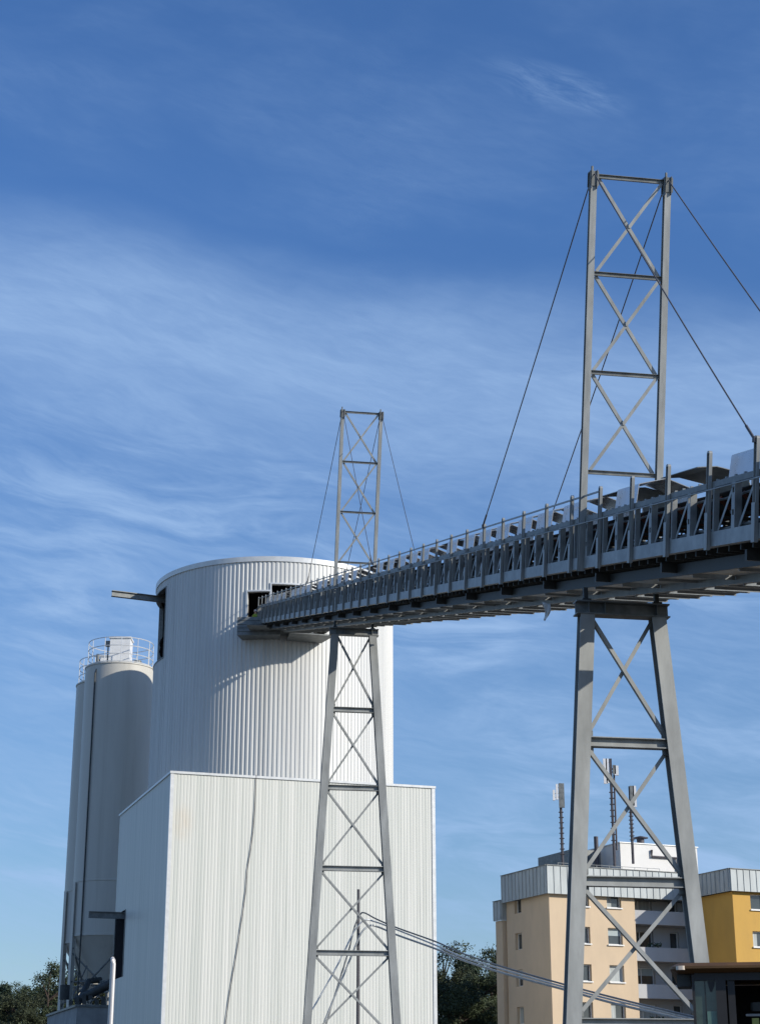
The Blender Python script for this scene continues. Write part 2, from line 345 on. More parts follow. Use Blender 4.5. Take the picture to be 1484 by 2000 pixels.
# ------------------------------------------------------------------ pylons
SM_N, SM_F = 8.26, 48.79
def pylon(s, lab, px_top, px_low, y_top, y_low, beams, ytop_head):
    base = wp(s, 0, -.75); n = Vector((-math.sin(az), math.cos(az), 0)); Z = Vector((0, 0, 1))
    def q(px, py): return on_plane(px, py, base, n)
    a0, b0 = q(px_top[0], y_top), q(px_top[1], y_top); a1, b1 = q(px_low[0], y_low), q(px_low[1], y_low)
    def line(p, r, z): t = (z - p.z) / (r.z - p.z); return p + (r - p) * t
    ztop = q(px_top[0], ytop_head).z
    cx = line(a0, a1, 0) * .5 + line(b0, b1, 0) * .5
    root = empty('support_pylon', (cx.x, cx.y, 0))
    tag(root, lab, 'pylon', 'galvanised pylons carrying the conveyor')
    ww = .335
    hz = .30
    for (p, r) in ((a0, a1), (b0, b1)):
        mb = MB(); mb.hbeam(line(p, r, 0.0), line(p, r, ztop), ww, .30, LAT, .026, .02); mb.build('leg', GALV, root)
        mb = MB(); c = line(p, r, 0.0); 
        mb.obox(c - LAT * .35 - n * .3 + Z * .004, LAT * .7, n * .6, Z * .04)
        for u in (-.26, .26):
            for w in (-.22, .22): mb.tube([c + LAT * u + n * w, c + LAT * u + n * w + Z * .12], .02, 6)
        mb.build('base_plate', GALV_D, root)
    # head beam
    ha, hb = line(a0, a1, ztop), line(b0, b1, ztop)
    mb = MB(); mb.hbeam(ha - LAT * .26 + Z * .16, hb + LAT * .26 + Z * .16, .34, .32, n, .03, .02)
    for tt in (0.02, .25, .98):
        p = ha.lerp(hb, tt) + Z * .03; mb.obox(p - n * .15 - LAT * .008, LAT * .016, n * .3, Z * .26)
    mb.build('head_beam', GALV_D, root)
    for p in (ha, hb):
        mb = MB(); p = p + Z * .325; mb.obox(p - LAT * .1 - n * .12, LAT * .2, n * .24, Z * .05); mb.obox(p - LAT * .05 - n * .05 + Z * .05, LAT * .1, n * .1, Z * .28)
        mb.build('bearing', DARK, root)
    zs = [ztop - .03]
    for yb in beams:
        z = q(px_top[0], yb).z
        if z < .4: continue
        A, B = line(a0, a1, z), line(b0, b1, z)
        mb = MB(); mb.hbeam(A + LAT * .02, B - LAT * .02, .24, .22, n, .02, .014)
        mb.build('cross_beam', GALV, root); zs.append(z)
    step = zs[-2] - zs[-1] + .1
    zz = zs[-1] - step
    while zz > .6:
        A, B = line(a0, a1, zz), line(b0, b1, zz)
        mb = MB(); mb.hbeam(A + LAT * .02, B - LAT * .02, .24, .22, n, .02, .014); mb.build('cross_beam', GALV, root); zs.append(zz); zz -= step
    zs.append(.15)
    for k in range(len(zs) - 1):
        zt, zb = zs[k] - (.12 if k else .02), zs[k + 1] + .14
        for fl in (0, 1):
            A = line(a0, a1, zt) + LAT * .12; B = line(b0, b1, zb) - LAT * .12
            if fl: A = line(b0, b1, zt) - LAT * .12; B = line(a0, a1, zb) + LAT * .12
            off = n * (.055 if fl else -.02)
            t = (B - A).normalized(); side = t.cross(n).normalized()
            mb = MB(); mb.bar(A + off, B + off, .085, .012, side)
            if not fl: mb.bar(A + off + n * .045 + side * .042 * (1 if side.z < 0 else -1), B + off + n * .045 + side * .042 * (1 if side.z < 0 else -1), .012, .085, side)
            mb.build('brace', GALV, root)
    for k in range(1, len(zs) - 1):
        for (p, r, sgn) in ((a0, a1, 1), (b0, b1, -1)):
            c = line(p, r, zs[k])
            for dz in (-.24, .14):
                mb = MB(); mb.obox(c + LAT * sgn * .13 + Z * dz - n * .012, LAT * sgn * .13, n * .01, Z * .12)
                mb.build('gusset_plate', GALV_D, root)
    return root
pylon(SM_N, 'tall near steel pylon of splayed legs standing in front of the beige apartment block', (1144.5, 1281), (1120.5, 1366.5), 1195, 1890, (1449, 1721, 1999), 1202)
pylon(SM_F, 'farther steel pylon of splayed legs standing before the white corrugated building', (654.5, 727), (607.5, 767.5), 1235, 1890, (1385.5, 1538, 1696, 1861), 1240)

# ------------------------------------------------------------------ masts and stay ropes
HM = 9.30
def mast(s, lab):
    root = empty('suspension_mast', M=frame(s))
    tag(root, lab, 'mast', 'lattice masts on the conveyor')
    L0, L1 = -.04, 1.76
    for l in (L0, L1):
        mb = MB(); mb.hbeam(lc(0, l, -.06), lc(0, l, HM - .1), .15, .16, Vector((0, 1, 0)), .014, .01); mb.build('leg', GALV_B, root, True)
        mb = MB(); mb.span(lc(-.13, l - .075, HM - .42), lc(.13, l - .06, HM + .02)); mb.span(lc(-.13, l + .06, HM - .42), lc(.13, l + .075, HM + .02))
        mb.span(lc(-.10, l - .11, HM - .36), lc(-.085, l + .11, HM - .02)); mb.span(lc(.085, l - .11, HM - .36), lc(.10, l + .11, HM - .02))
        mb.tube([lc(-.07, l - .1, HM - .03), lc(-.07, l + .1, HM - .03)], .035, 8); mb.tube([lc(.07, l - .1, HM - .03), lc(.07, l + .1, HM - .03)], .035, 8)
        mb.tube([lc(0, l - .03, HM - .1), lc(0, l - .03, HM + .13)], .03, 6)
        mb.build('head_bracket', GALV_D, root, True)
    hs = [2.235, 4.56, 6.885, 9.20]
    for h in hs:
        mb = MB(); mb.hbeam(lc(0, L0 + .07, h), lc(0, L1 - .07, h), .08, .10, Vector((1, 0, 0)), .01, .008)
        mb.build('cross_bar', GALV_D, root, True)
    for a, b in zip(hs[:-1], hs[1:]):
        for fl in (0, 1):
            p, q = lc(-.03 + .05 * fl, L0 + .14, a + .05), lc(-.03 + .05 * fl, L1 - .14, b - .05)
            if fl: p, q = lc(.02, L1 - .14, a + .05), lc(.02, L0 + .14, b - .05)
            t = (q - p).normalized(); side = t.cross(Vector((1, 0, 0)))
            mb = MB(); mb.bar(p, q, .075, .010, side)
            if fl: mb.bar(p + side * .036 + Vector((.03, 0, 0)), q + side * .036 + Vector((.03, 0, 0)), .01, .06, side)
            c = (p + q) / 2; mb.box(c - Vector((.01, 0, 0)), (.03, .05, .05))
            mb.build('brace', GALV_B, root, True)
    return root
mast(SM_N, 'larger lattice mast rising from the near part of the conveyor')
mast(SM_F, 'smaller-looking lattice mast above the conveyor beside the round tower')
def stay(s, l, ds, lab):
    root = empty('stay_rope', M=frame(s)); tag(root, lab, 'steel rope', 'stay ropes of the conveyor masts')
    sg = 1 if ds > 0 else -1
    p0 = lc(.1 * sg, l, HM - .08); p1 = lc(ds, l + (-.04 if l < 1 else .04), 1.70)
    mb = MB(); pts = []
    for k in range(13):
        t = k / 12; p = p0.lerp(p1, t); p.z -= .05 * 4 * t * (1 - t); pts.append(p)
    mb.tube(pts, .015, 6); mb.build('rope', CABLE, root, True)
    mb = MB(); d = (pts[-2] - pts[-1]).normalized(); mb.tube([p1, p1 + d * .5], .026, 6); mb.box(p1, (.10, .05, .10)); mb.build('turnbuckle', CABLE, root, True)
FW = 8 * BAY - SM_N; BK = -1 * BAY - SM_N
stay(SM_N, -.04, FW, 'dark rope from left head of the near mast down towards the tower')
stay(SM_N, 1.76, FW, 'dark rope from right head of the near mast passing behind its lattice towards the tower')
stay(SM_N, -.04, BK, 'dark rope from left head of the near mast crossing its lattice down to the right')
stay(SM_N, 1.76, BK, 'dark rope from right head of the near mast leaving the frame on the right')
stay(SM_F, -.04, 10.1, 'thin rope from left head of the far mast down in front of the round tower')
stay(SM_F, 1.76, 10.1, 'thin rope from right head of the far mast slanting left behind its lattice')
stay(SM_F, -.04, -10.5, 'thin rope from left head of the far mast slanting right behind its lattice')
stay(SM_F, 1.76, -10.5, 'thin rope from right head of the far mast down to the right over open sky')

# ------------------------------------------------------------------ round tower
TC = Vector((-7.50, 119.9, 0)); TR = 8.42; TZ = 36.6
def tower_hit(px, py):
    d = ray(px, py); o = EYE - TC; a = d.x ** 2 + d.y ** 2; b = 2 * (o.x * d.x + o.y * d.y); c = o.x ** 2 + o.y ** 2 - TR ** 2
    q = b * b - 4 * a * c
    if q < 0: return None
    t = (-b - math.sqrt(q)) / (2 * a); p = EYE + d * t
    return math.atan2(p.x - TC.x, -(p.y - TC.y)), p.z
tower = empty('silo_tower', (TC.x, TC.y, 0))
tag(tower, 'huge silver corrugated round tower where the conveyor ends', 'tower')
h1a, h1b = tower_hit(484, 1156), tower_hit(527, 1210)
h2a, h2b = tower_hit(531, 1141), tower_hit(606, 1200)
h3a, h3b = tower_hit(325, 1150), tower_hit(325, 1282)
slot_phi = (R_(-97), h3a[0])
HOLES = [(h1a[0], h1b[0], h1b[1] - .1, h1a[1]), (h2a[0], h2b[0], h2b[1], h2a[1]), (slot_phi[0], slot_phi[1], tower_hit(318, 1284)[1], tower_hit(318, 1152)[1])]
NR = 180; prof = [(0, 0), (.40, 0), (.52, .036), (.88, .036), (1, 0)]
mb = MB(); step = 2 * math.pi / NR
def tp(phi, r, z): return Vector((TC.x + r * math.sin(phi), TC.y - r * math.cos(phi), z))
for k in range(NR):
    for (a, b) in zip(prof[:-1], prof[1:]):
        p0, p1 = k * step - math.pi + a[0] * step, k * step - math.pi + b[0] * step
        mid = (p0 + p1) / 2; iv = [(0, TZ)]
        for (x0, x1, z0, z1) in HOLES:
            if x0 < mid < x1:
                nv = []
                for (u, w) in iv:
                    if z0 > u: nv.append((u, min(w, z0)))
                    if z1 < w: nv.append((max(u, z1), w))
                iv = nv
        for (u, w) in iv:
            if w - u > .01: mb.quad(tp(p0, TR - a[1], u), tp(p1, TR - b[1], u), tp(p1, TR - b[1], w), tp(p0, TR - a[1], w))
mb.build('wall', CLAD_S, tower)
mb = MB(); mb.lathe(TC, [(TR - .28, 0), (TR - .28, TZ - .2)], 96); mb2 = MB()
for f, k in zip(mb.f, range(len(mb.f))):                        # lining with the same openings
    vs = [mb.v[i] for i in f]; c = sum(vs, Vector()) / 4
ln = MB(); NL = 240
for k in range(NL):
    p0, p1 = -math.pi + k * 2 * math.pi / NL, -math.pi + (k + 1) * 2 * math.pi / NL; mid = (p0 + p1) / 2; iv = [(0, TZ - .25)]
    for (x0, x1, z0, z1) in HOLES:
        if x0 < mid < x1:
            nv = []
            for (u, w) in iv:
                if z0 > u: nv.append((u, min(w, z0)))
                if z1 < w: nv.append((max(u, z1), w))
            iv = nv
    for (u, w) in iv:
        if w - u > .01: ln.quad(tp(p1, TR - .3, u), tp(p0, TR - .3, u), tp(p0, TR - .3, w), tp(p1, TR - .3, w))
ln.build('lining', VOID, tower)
mb = MB(); mb.lathe(TC, [(0.01, TZ + .35), (TR - .1, TZ - .02)], 96); mb.lathe(TC, [(TR - .31, TZ - .3), (0.01, TZ - .3)], 96)
mb.build('roof', GALV_D, tower)
mb = MB(); mb.lathe(TC, [(TR - .2, TZ - .22), (TR + .06, TZ - .22), (TR + .08, TZ + .12), (TR - .2, TZ + .12)], 128, True); mb.build('roof_trim', TRIM, tower)
def hole_frame(h, w=.10, name='opening_frame', m=TRIM, out=.06):
    mb = MB(); x0, x1, z0, z1 = h; dp = w / TR
    def seg(pa, pb, za, zb):
        nseg = max(1, int((pb - pa) / R_(2)))
        for k in range(nseg):
            a, b = pa + (pb - pa) * k / nseg, pa + (pb - pa) * (k + 1) / nseg
            mb.hexa([tp(a, TR - .3, za), tp(b, TR - .3, za), tp(b, TR + out, za), tp(a, TR + out, za), tp(a, TR - .3, zb), tp(b, TR - .3, zb), tp(b, TR + out, zb), tp(a, TR + out, zb)])
    seg(x0 - dp, x0, z0, z1); seg(x1, x1 + dp, z0, z1); seg(x0 - dp, x1 + dp, z1, z1 + w); seg(x0 - dp, x1 + dp, z0 - w, z0)
    mb.build(name, m, tower)
for h in HOLES[:2]: hole_frame(h)
hole_frame(HOLES[2], .08, out=.03, m=GALV_D)
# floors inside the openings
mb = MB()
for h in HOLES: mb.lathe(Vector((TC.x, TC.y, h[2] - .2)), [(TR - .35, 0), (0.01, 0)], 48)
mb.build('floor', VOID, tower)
# crane rail poking out of the left slot
dd = ray(270, 1160); e1 = at(219, 1159, 116.5); 
e0 = tp(R_(-78), TR - 1.5, e1.z - .02)
mb = MB(); mb.hbeam(e0, e1, .30, .42, Vector((0, 1, 0)), .05, .05); mb.build('hoist_beam', GALV_D, tower)
# landing box where the conveyor meets the wall
def band(za, zb, pa, pb, r0, r1, mb):
    mb.hexa([tp(pa, r0, za), tp(pb, r0, za), tp(pb, r1, za), tp(pa, r1, za), tp(pa, r0, zb), tp(pb, r0, zb), tp(pb, r1, zb), tp(pa, r1, zb)])
q1, q2 = tower_hit(474, 1215), tower_hit(530, 1249)
mb = MB(); zt, zb_ = q1[1], q2[1]
nb = 5; hh = (zt - zb_) / nb
for k in range(nb):
    band(zb_ + k * hh, zb_ + (k + .86) * hh, q1[0], R_(6), TR - .2, TR + 1.3, mb); band(zb_ + (k + .86) * hh, zb_ + (k + 1) * hh, q1[0] + .004, R_(5.8), TR - .2, TR + 1.24, mb)
mb.build('landing_box', GALV_D, tower)
mb = MB()
q3 = tower_hit(500, 1226)[1]
band(q3 - .5, q3 - .44, R_(-6), R_(24), TR - .2, TR + 2.6, mb)
for k in range(5): band(q3 - .9 + .09 * k, q3 - .84 + .09 * k, R_(9 + 2 * k), R_(25), TR + .1, TR + 2.2 - .3 * k, mb)
mb.build('landing_floor', GALV_D, tower)

# ------------------------------------------------------------------ white corrugated building
th = R_(18.3); BU = Vector((math.cos(th), math.sin(th), 0)); BV = Vector((-math.sin(th), math.cos(th), 0)); Zv = Vector((0, 0, 1))
C0 = at(335, 1507, 103.0); BZ = C0.z; C0g = Vector((C0.x, C0.y, 0))
nF = -BV
pr_ = on_plane(848, 1536, C0g, BV); BWD = (pr_ - C0g).dot(BU)
pl_ = on_plane(235, 1592, C0g, BU); BDP = (pl_ - C0g).dot(BV)
bld = empty('plant_building', (C0g.x, C0g.y, 0))
tag(bld, 'white corrugated box building in front of the round tower', 'industrial building')
P = .20; pf = [(0, 0), (.11, 0), (.125, .009), (.185, .009), (.20, 0)]
def corr(mb, o, u, nrm, width, z0, z1, hole=None):
    nn = int(width / P); sc = width / (nn * P)
    for k in range(nn):
        for a, b in zip(pf[:-1], pf[1:]):
            x0, x1 = (k * P + a[0]) * sc, (k * P + b[0]) * sc
            iv = [(z0, z1)]
            if hole and hole[0] < (x0 + x1) / 2 < hole[1]: iv = [(z0, hole[2]), (hole[3], z1)]
            for zz0, zz1 in iv:
                A, B = o + u * x0 - nrm * a[1], o + u * x1 - nrm * b[1]
                mb.quad(A + Zv * zz0, B + Zv * zz0, B + Zv * zz1, A + Zv * zz1)
hl0 = (on_plane(246, 1778, C0g, BU) - C0g); hl1 = on_plane(228, 1912, C0g, BU) - C0g
HOLE = (hl0.dot(BV), min(BDP - .25, hl0.dot(BV) + 4.6), on_plane(238, 1908, C0g, BU).z, on_plane(246, 1776, C0g, BU).z)
mb = MB(); corr(mb, C0g, BU, nF, BWD, 0, BZ - .1)
corr(mb, C0g + BU * BWD, BV, BU, BDP, 0, BZ - .1)
corr(mb, C0g + BU * BWD + BV * BDP, -BU, BV, BWD, 0, BZ - .1)
# left wall runs back to front
corr(mb, C0g + BV * BDP, -BV, -BU, BDP, 0, BZ - .1, (BDP - HOLE[1], BDP - HOLE[0], HOLE[2], HOLE[3]))
wall_o = mb.build('wall', CLAD_W, bld)
streaks(CLAD_W, (5, 5, .12), .5, (.44, .45, .41))
stain(CLAD_W, on_plane(357, 1606, C0g, BV) - C0g, 1.5, (.62, .48, .31), .5)
streaks(CLAD_S, (4, 4, .09), .45, (.40, .40, .38)); streaks(SILO, (1.6, 1.6, .06), .5, (.42, .40, .35)); streaks(GALV, (5, 5, .8), .5, (.22, .22, .21)); streaks(PLASTER, (1.2, 1.2, .25), .3, (.45, .36, .26)); streaks(PLASTER_Y, (1.2, 1.2, .25), .3, (.42, .27, .08))
mb = MB(); mb.obox(C0g + BU * .3 + BV * .3 + Zv * (BZ - .5), BU * (BWD - .6), BV * (BDP - .6), Zv * .3); mb.build('roof', GALV_D, bld)
mb = MB(); t_ = .07
mb.obox(C0g - BU * t_ - BV * t_ + Zv * (BZ - .1), BU * (BWD + 2 * t_), BV * .25, Zv * .14)
mb.obox(C0g - BU * t_ + BV * (.25 - t_) + Zv * (BZ - .1), BU * .25, BV * (BDP - .25 + 2 * t_), Zv * .137)
mb.obox(C0g + BU * (BWD - .25 + t_) + BV * (.25 - t_) + Zv * (BZ - .1), BU * .25, BV * (BDP - .25 + 2 * t_), Zv * .137)
mb.build('parapet_trim', TRIM, bld)
mb = MB()
for o in (C0g, C0g + BU * BWD):
    sg = -1 if o is C0g else 1
    mb = MB(); mb.obox(o + BU * sg * .03 - BV * .035, -BU * sg * .22, BV * .02, Zv * (BZ - .1)); mb.obox(o + BU * sg * .03 - BV * .015, -BU * sg * .02, BV * .22, Zv * (BZ - .1))
    mb.build('corner_trim', TRIM, bld)
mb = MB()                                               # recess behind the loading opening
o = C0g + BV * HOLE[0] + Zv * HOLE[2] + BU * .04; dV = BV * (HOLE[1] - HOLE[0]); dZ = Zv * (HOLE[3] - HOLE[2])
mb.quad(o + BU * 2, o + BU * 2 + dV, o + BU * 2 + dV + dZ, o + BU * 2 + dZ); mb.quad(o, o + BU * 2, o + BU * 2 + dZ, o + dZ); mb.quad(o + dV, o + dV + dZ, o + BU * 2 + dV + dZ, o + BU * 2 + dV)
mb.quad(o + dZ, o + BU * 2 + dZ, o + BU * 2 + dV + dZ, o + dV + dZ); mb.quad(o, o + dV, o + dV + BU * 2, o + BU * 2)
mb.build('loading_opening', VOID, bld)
mb = MB(); mb.obox(o - BU * .08 - BV * .1, BU * .06, BV * .1, dZ); mb.build('opening_frame', GALV_D, bld)
mb = MB(); mb.obox(o - BU * .08 + dV, BU * .06, BV * .12, dZ); mb.build('opening_frame', GALV_D, bld)
hc = C0g + BV * (HOLE[0] + .55) + Zv * (HOLE[3] - .35)
mb = MB(); mb.hbeam(hc + BU * 1.5, hc - BU * 2.3, .26, .42, BV, .04, .03); mb.build('hoist_beam', GALV_D, bld)

# dark cable on the facade
cb = MB(); pts = []
for (x, y) in ((501, 1514), (500, 1540), (498, 1580), (494, 1625), (488, 1670), (483, 1700), (480, 1740), (474, 1785), (468, 1825), (462, 1860), (455, 1900), (449, 1940), (442, 1985), (438, 2020), (434, 2060)):
    pts.append(on_plane(x + rnd.uniform(-.8, .8), y, C0g, BV) + nF * .06)
cb.tube(pts, .024, 5)
tag(cb.build('facade_cable', CABLE), 'dark cable hanging crookedly down the white corrugated front', 'cable')

# ------------------------------------------------------------------ storage silos
def silo(X, Y, lab, first=True):
    c = Vector((X, Y, 0)); r = 2.67; zt, zc, zr = 34.0, 13.6, 17.5
    root = empty('storage_silo', (X, Y, 8.5)); tag(root, lab, 'silo', 'cream storage silos')
    mb = MB(); mb.lathe(c, [(r, zc), (r, zr), (r + .035, zr + .02), (r + .035, zr + .14), (r, zr + .16), (r, zt - .12), (r + .05, zt - .1), (r + .05, zt), (r - .1, zt + .03), (.01, zt + .4)], 64)
    mb.build('shell', SILO, root)
    mb = MB(); mb.lathe(c, [(.32, 9.7), (.32, 10.1), (r - .02, zc + .02), (r + .03, zc), (r + .03, zc + .16), (r, zc + .18)], 48); mb.build('cone', SILO, root)
    mb = MB()
    for z in (zt + .12, zt + .7, zt + 1.35, zt + 2.0):
        mb.tube([c + Vector((2.5 * math.cos(2 * math.pi * k / 40), 2.5 * math.sin(2 * math.pi * k / 40), z)) for k in range(41)], .034, 5, False)
    for k in range(12):
        a = 2 * math.pi * (k + .3) / 12; mb.tube([c + Vector((2.5 * math.cos(a), 2.5 * math.sin(a), zt)), c + Vector((2.5 * math.cos(a), 2.5 * math.sin(a), zt + 2.02))], .03, 5)
    mb.build('guard_rail', TRIM, root)
    mb = MB(); mb.span((X - .75, Y - .9, zt + .12), (X + .8, Y + .6, zt + 2.3)); mb.span((X - .83, Y - .98, zt + 2.3), (X + .88, Y + .68, zt + 2.42)); mb.build('filter_box', SILOB, root)
    mb = MB(); mb.span((X - 1.15, Y - .7, zt + 1.75), (X - .78, Y - .3, zt + 2.15)); mb.tube([(X - .95, Y - .5, zt + .1), (X - .95, Y - .5, zt + 1.8)], .06, 6)
    mb.tube([(X - 1.7, Y - .6, zt + .1), (X - 1.7, Y - .6, zt + 1.1)], .12, 8); mb.tube([(X + 1.3, Y + .2, zt + .1), (X + 1.3, Y + .2, zt + .75)], .3, 10); mb.build('vent', GALV_D, root)
    for k in range(4):
        a = R_(225 + 90 * k - 12); p = c + Vector(((r + .02) * math.cos(a), (r + .02) * math.sin(a), 0)); t = Vector((-math.sin(a), math.cos(a), 0)); nn = Vector((math.cos(a), math.sin(a), 0))
        mb = MB(); mb.hbeam(p + Zv * 8.6, p + Zv * zr, .42, .30, t, .03, .03); mb.build('leg', SILO, root)
    mb = MB(); ps = [c + Vector(((r - .02) * math.cos(R_(225 + 90 * k - 12)), (r - .02) * math.sin(R_(225 + 90 * k - 12)), 0)) for k in range(4)]
    for k in range(4):
        mb.tube([ps[k] + Zv * 9.0, ps[(k + 1) % 4] + Zv * 12.8], .07, 6); mb.tube([ps[k] + Zv * 12.4, ps[(k + 1) % 4] + Zv * 9.0], .06, 6); mb.tube([ps[k] + Zv * 10.4, ps[(k + 1) % 4] + Zv * 10.4], .06, 6)
    mb.build('bracing', GALV_D, root)
    a = R_(236); mb = MB()
    if not first: return root
    pp = [c + Vector(((r + .1) * math.cos(a), (r + .1) * math.sin(a), z)) for z in (8.7, 13, 18, 19, 26, 33.2)]
    pp.append(c + Vector(((r - .3) * math.cos(a), (r - .3) * math.sin(a), zt + .15))); mb.tube(pp, .06, 6); mb.build('filling_pipe', DARK, root)
    return root
silo(-20.2, 132.2, 'front cream silo with white filter box and guard rail, beside the round tower')
silo(-21.85, 138.0, 'rear cream silo half hidden behind the front silo', False)
sb = empty('concrete_plinth', (-21, 130, 0)); tag(sb, 'grey concrete plinth carrying the silo legs', 'plinth')
PC = at(151, 1966, 127.0); PC.z = 0
mb = MB(); mb.obox(PC, BU * 8.2, BV * 14.5, Zv * 8.45); mb.build('block', CONC, sb)
mb = MB(); mb.obox(PC - BU * .12 - BV * .12 + Zv * 8.45, BU * 8.4, BV * 14.74, Zv * .15); mb.build('edge_slab', GALV_D, sb)
mb = MB(); mb.tube([(-21.6, 128.6, 8.9), (-18.0, 127.6, 10.6)], .32, 10); mb.tube([(-22.4, 128.2, 9.0), (-22.4, 128.2, 10.0)], .35, 10); mb.tube([(-21.4, 128.0, 8.65), (-21.0, 130.0, 10.4), (-20.2, 130.5, 10.5)], .22, 8)
for k in range(9): mb.box((-21.8 + k * .45, 127.6 + .1 * (k % 3), 8.75 + .12 * (k % 4)), (.25, .3, .25 + .2 * (k % 3)))
tag(mb.build('screw_feeder', DARK), 'dark screw feeder tubes under the silo cones', 'feeder')

# tall bright pipe in front of the building
p0 = at(222, 1871, 60); mb = MB(); rr = .088
mb.tube([(p0.x, p0.y, 0), (p0.x, p0.y, p0.z - .2), (p0.x - .01, p0.y + .02, p0.z - .08), (p0.x - .05, p0.y + .1, p0.z)], [rr, rr, rr * .95, rr * .7], 14)
pp = mb.build('steel_pipe', STEELP); tag(pp, 'bright upright steel pipe standing before the silo legs', 'pipe')

# pole and hoses
pz = at(700, 1737, 97); mb = MB(); mb.tube([(pz.x, pz.y, 0), (pz.x, pz.y, pz.z)], [.12, .075], 8)
for z in (2.2, 3.6): pass
tag(mb.build('hose_pole', CABLE), 'thin dark pole carrying the hoses before the white corrugated wall', 'pole')
def hose(pts, r, m, lab, name='hose', grp='hoses slung over the pole'):
    P3 = [at(*p) for p in pts]; out = []
    n = len(P3)
    for i in range(n - 1):                                   # Catmull-Rom
        a, b, c, d = P3[max(i - 1, 0)], P3[i], P3[i + 1], P3[min(i + 2, n - 1)]
        for k in range(8):
            t = k / 8; out.append(.5 * ((2 * b) + (c - a) * t + (2 * a - 5 * b + 4 * c - d) * t * t + (3 * b - a - 3 * c + d) * t ** 3))
    out.append(P3[-1]); mb = MB(); mb.tube(out, r, 7); tag(mb.build(name, m), lab, 'hose', grp)
hose([(1560, 2032, 66), (1345, 1984, 70), (1200, 1949, 76), (1095, 1921, 81), (980, 1888, 86), (900, 1861, 90), (850, 1839, 92), (775, 1812, 95), (735, 1795, 96.3), (712, 1783, 96.6), (703, 1787, 96.7), (692, 1812, 96.7), (680, 1860, 96.6), (652, 1950, 96.4), (620, 2060, 96)], .042, HOSE_D, 'topmost dark hose slung from the pole across the far pylon')
hose([(1560, 2039, 66.2), (1345, 1988, 70.2), (1200, 1954, 76.2), (1095, 1926, 81.2), (980, 1893, 86.2), (900, 1868, 90.2), (850, 1846, 92.2), (775, 1816, 95.1), (735, 1801, 96.4), (714, 1797, 96.4), (700, 1808, 96.4), (686, 1830, 96.5), (655, 1893, 96.4), (610, 1972, 96.2), (570, 2040, 96)], .045, HOSE_B, 'middle pale hose of the slung bundle, hanging farthest left below the pole')
hose([(1560, 2048, 66.4), (1345, 1994, 70.4), (1200, 1960, 76.4), (1095, 1931, 81.4), (980, 1900, 86.4), (900, 1874, 90.4), (850, 1853, 92.4), (775, 1826, 95.3), (740, 1811, 96.5), (722, 1808, 96.4), (706, 1822, 96.2), (692, 1853, 96.2), (668, 1912, 96.2), (632, 2000, 96.0), (610, 2060, 96)], .055, HOSE, 'lowest thick grey hose of the slung bundle, hanging beside the pole foot')

# ------------------------------------------------------------------ apartment houses
ta = R_(23.5); AU = Vector((math.cos(ta), math.sin(ta), 0)); AV = Vector((-math.sin(ta), math.cos(ta), 0)); AN = -AV
def facade(mb, o, u, n, width, z0, z1, holes, dep=.33):
    xs = sorted({0, width} | {h[0] for h in holes} | {h[1] for h in holes}); zs = sorted({z0, z1} | {h[2] for h in holes} | {h[3] for h in holes})
    for a, b in zip(xs[:-1], xs[1:]):
        for c, d in zip(zs[:-1], zs[1:]):
            mx, mz = (a + b) / 2, (c + d) / 2
            if any(h[0] < mx < h[1] and h[2] < mz < h[3] for h in holes): continue
            mb.quad(o + u * a + Zv * c, o + u * b + Zv * c, o + u * b + Zv * d, o + u * a + Zv * d)
    for h in holes:
        p = [o + u * h[0] + Zv * h[2], o + u * h[1] + Zv * h[2], o + u * h[1] + Zv * h[3], o + u * h[0] + Zv * h[3]]; q = [v - n * dep for v in p]
        for k in range(4): mb.quad(p[k], q[k], q[(k + 1) % 4], p[(k + 1) % 4])
def window(root, o, u, n, h, dep=.3, style=0, sill=True):
    x0, x1, z0, z1 = h; f = .07; b = o - n * dep
    mb = MB()
    def fb(a0, a1, c0, c1, d=.06): mb.obox(b + u * a0 + Zv * c0, u * (a1 - a0), n * d, Zv * (c1 - c0))
    fb(x0, x0 + f, z0, z1); fb(x1 - f, x1, z0, z1); fb(x0 + f, x1 - f, z1 - f, z1); fb(x0 + f, x1 - f, z0, z0 + f)
    if x1 - x0 > 1.3: fb((x0 + x1) / 2 - .04, (x0 + x1) / 2 + .04, z0 + f, z1 - f, .05)
    w = mb.build('window', FRAME, root)
    mb = MB(); mb.obox(b + u * (x0 + f) + Zv * (z0 + f), u * (x1 - x0 - 2 * f), n * .012, Zv * (z1 - z0 - 2 * f)); g = mb.build('pane', GLASS, w)
    if style:
        mb = MB()
        if style == 1: mb.obox(b + u * (x0 + f + .02) + Zv * (z0 + f) + n * .014, u * (x1 - x0) * .36, n * .006, Zv * (z1 - z0 - 2 * f))
        elif style == 2: mb.obox(b + u * (x0 + f) + Zv * (z0 + (z1 - z0) * .55) + n * .014, u * (x1 - x0 - 2 * f), n * .006, Zv * ((z1 - z0) * .45 - f))
        else: mb.obox(b + u * (x0 + f) + Zv * (z0 + f) + n * .014, u * (x1 - x0 - 2 * f), n * .006, Zv * (z1 - z0 - 2 * f))
        c = mb.build('curtain' if style != 2 else 'blind', CURT if style != 2 else BLIND, w)
    if sill:
        mb = MB(); mb.obox(o + u * (x0 - .06) + Zv * (z0 - .09) - n * .3, u * (x1 - x0 + .12), n * .42, Zv * .09); s = mb.build('sill', FRAME, w)
    return w
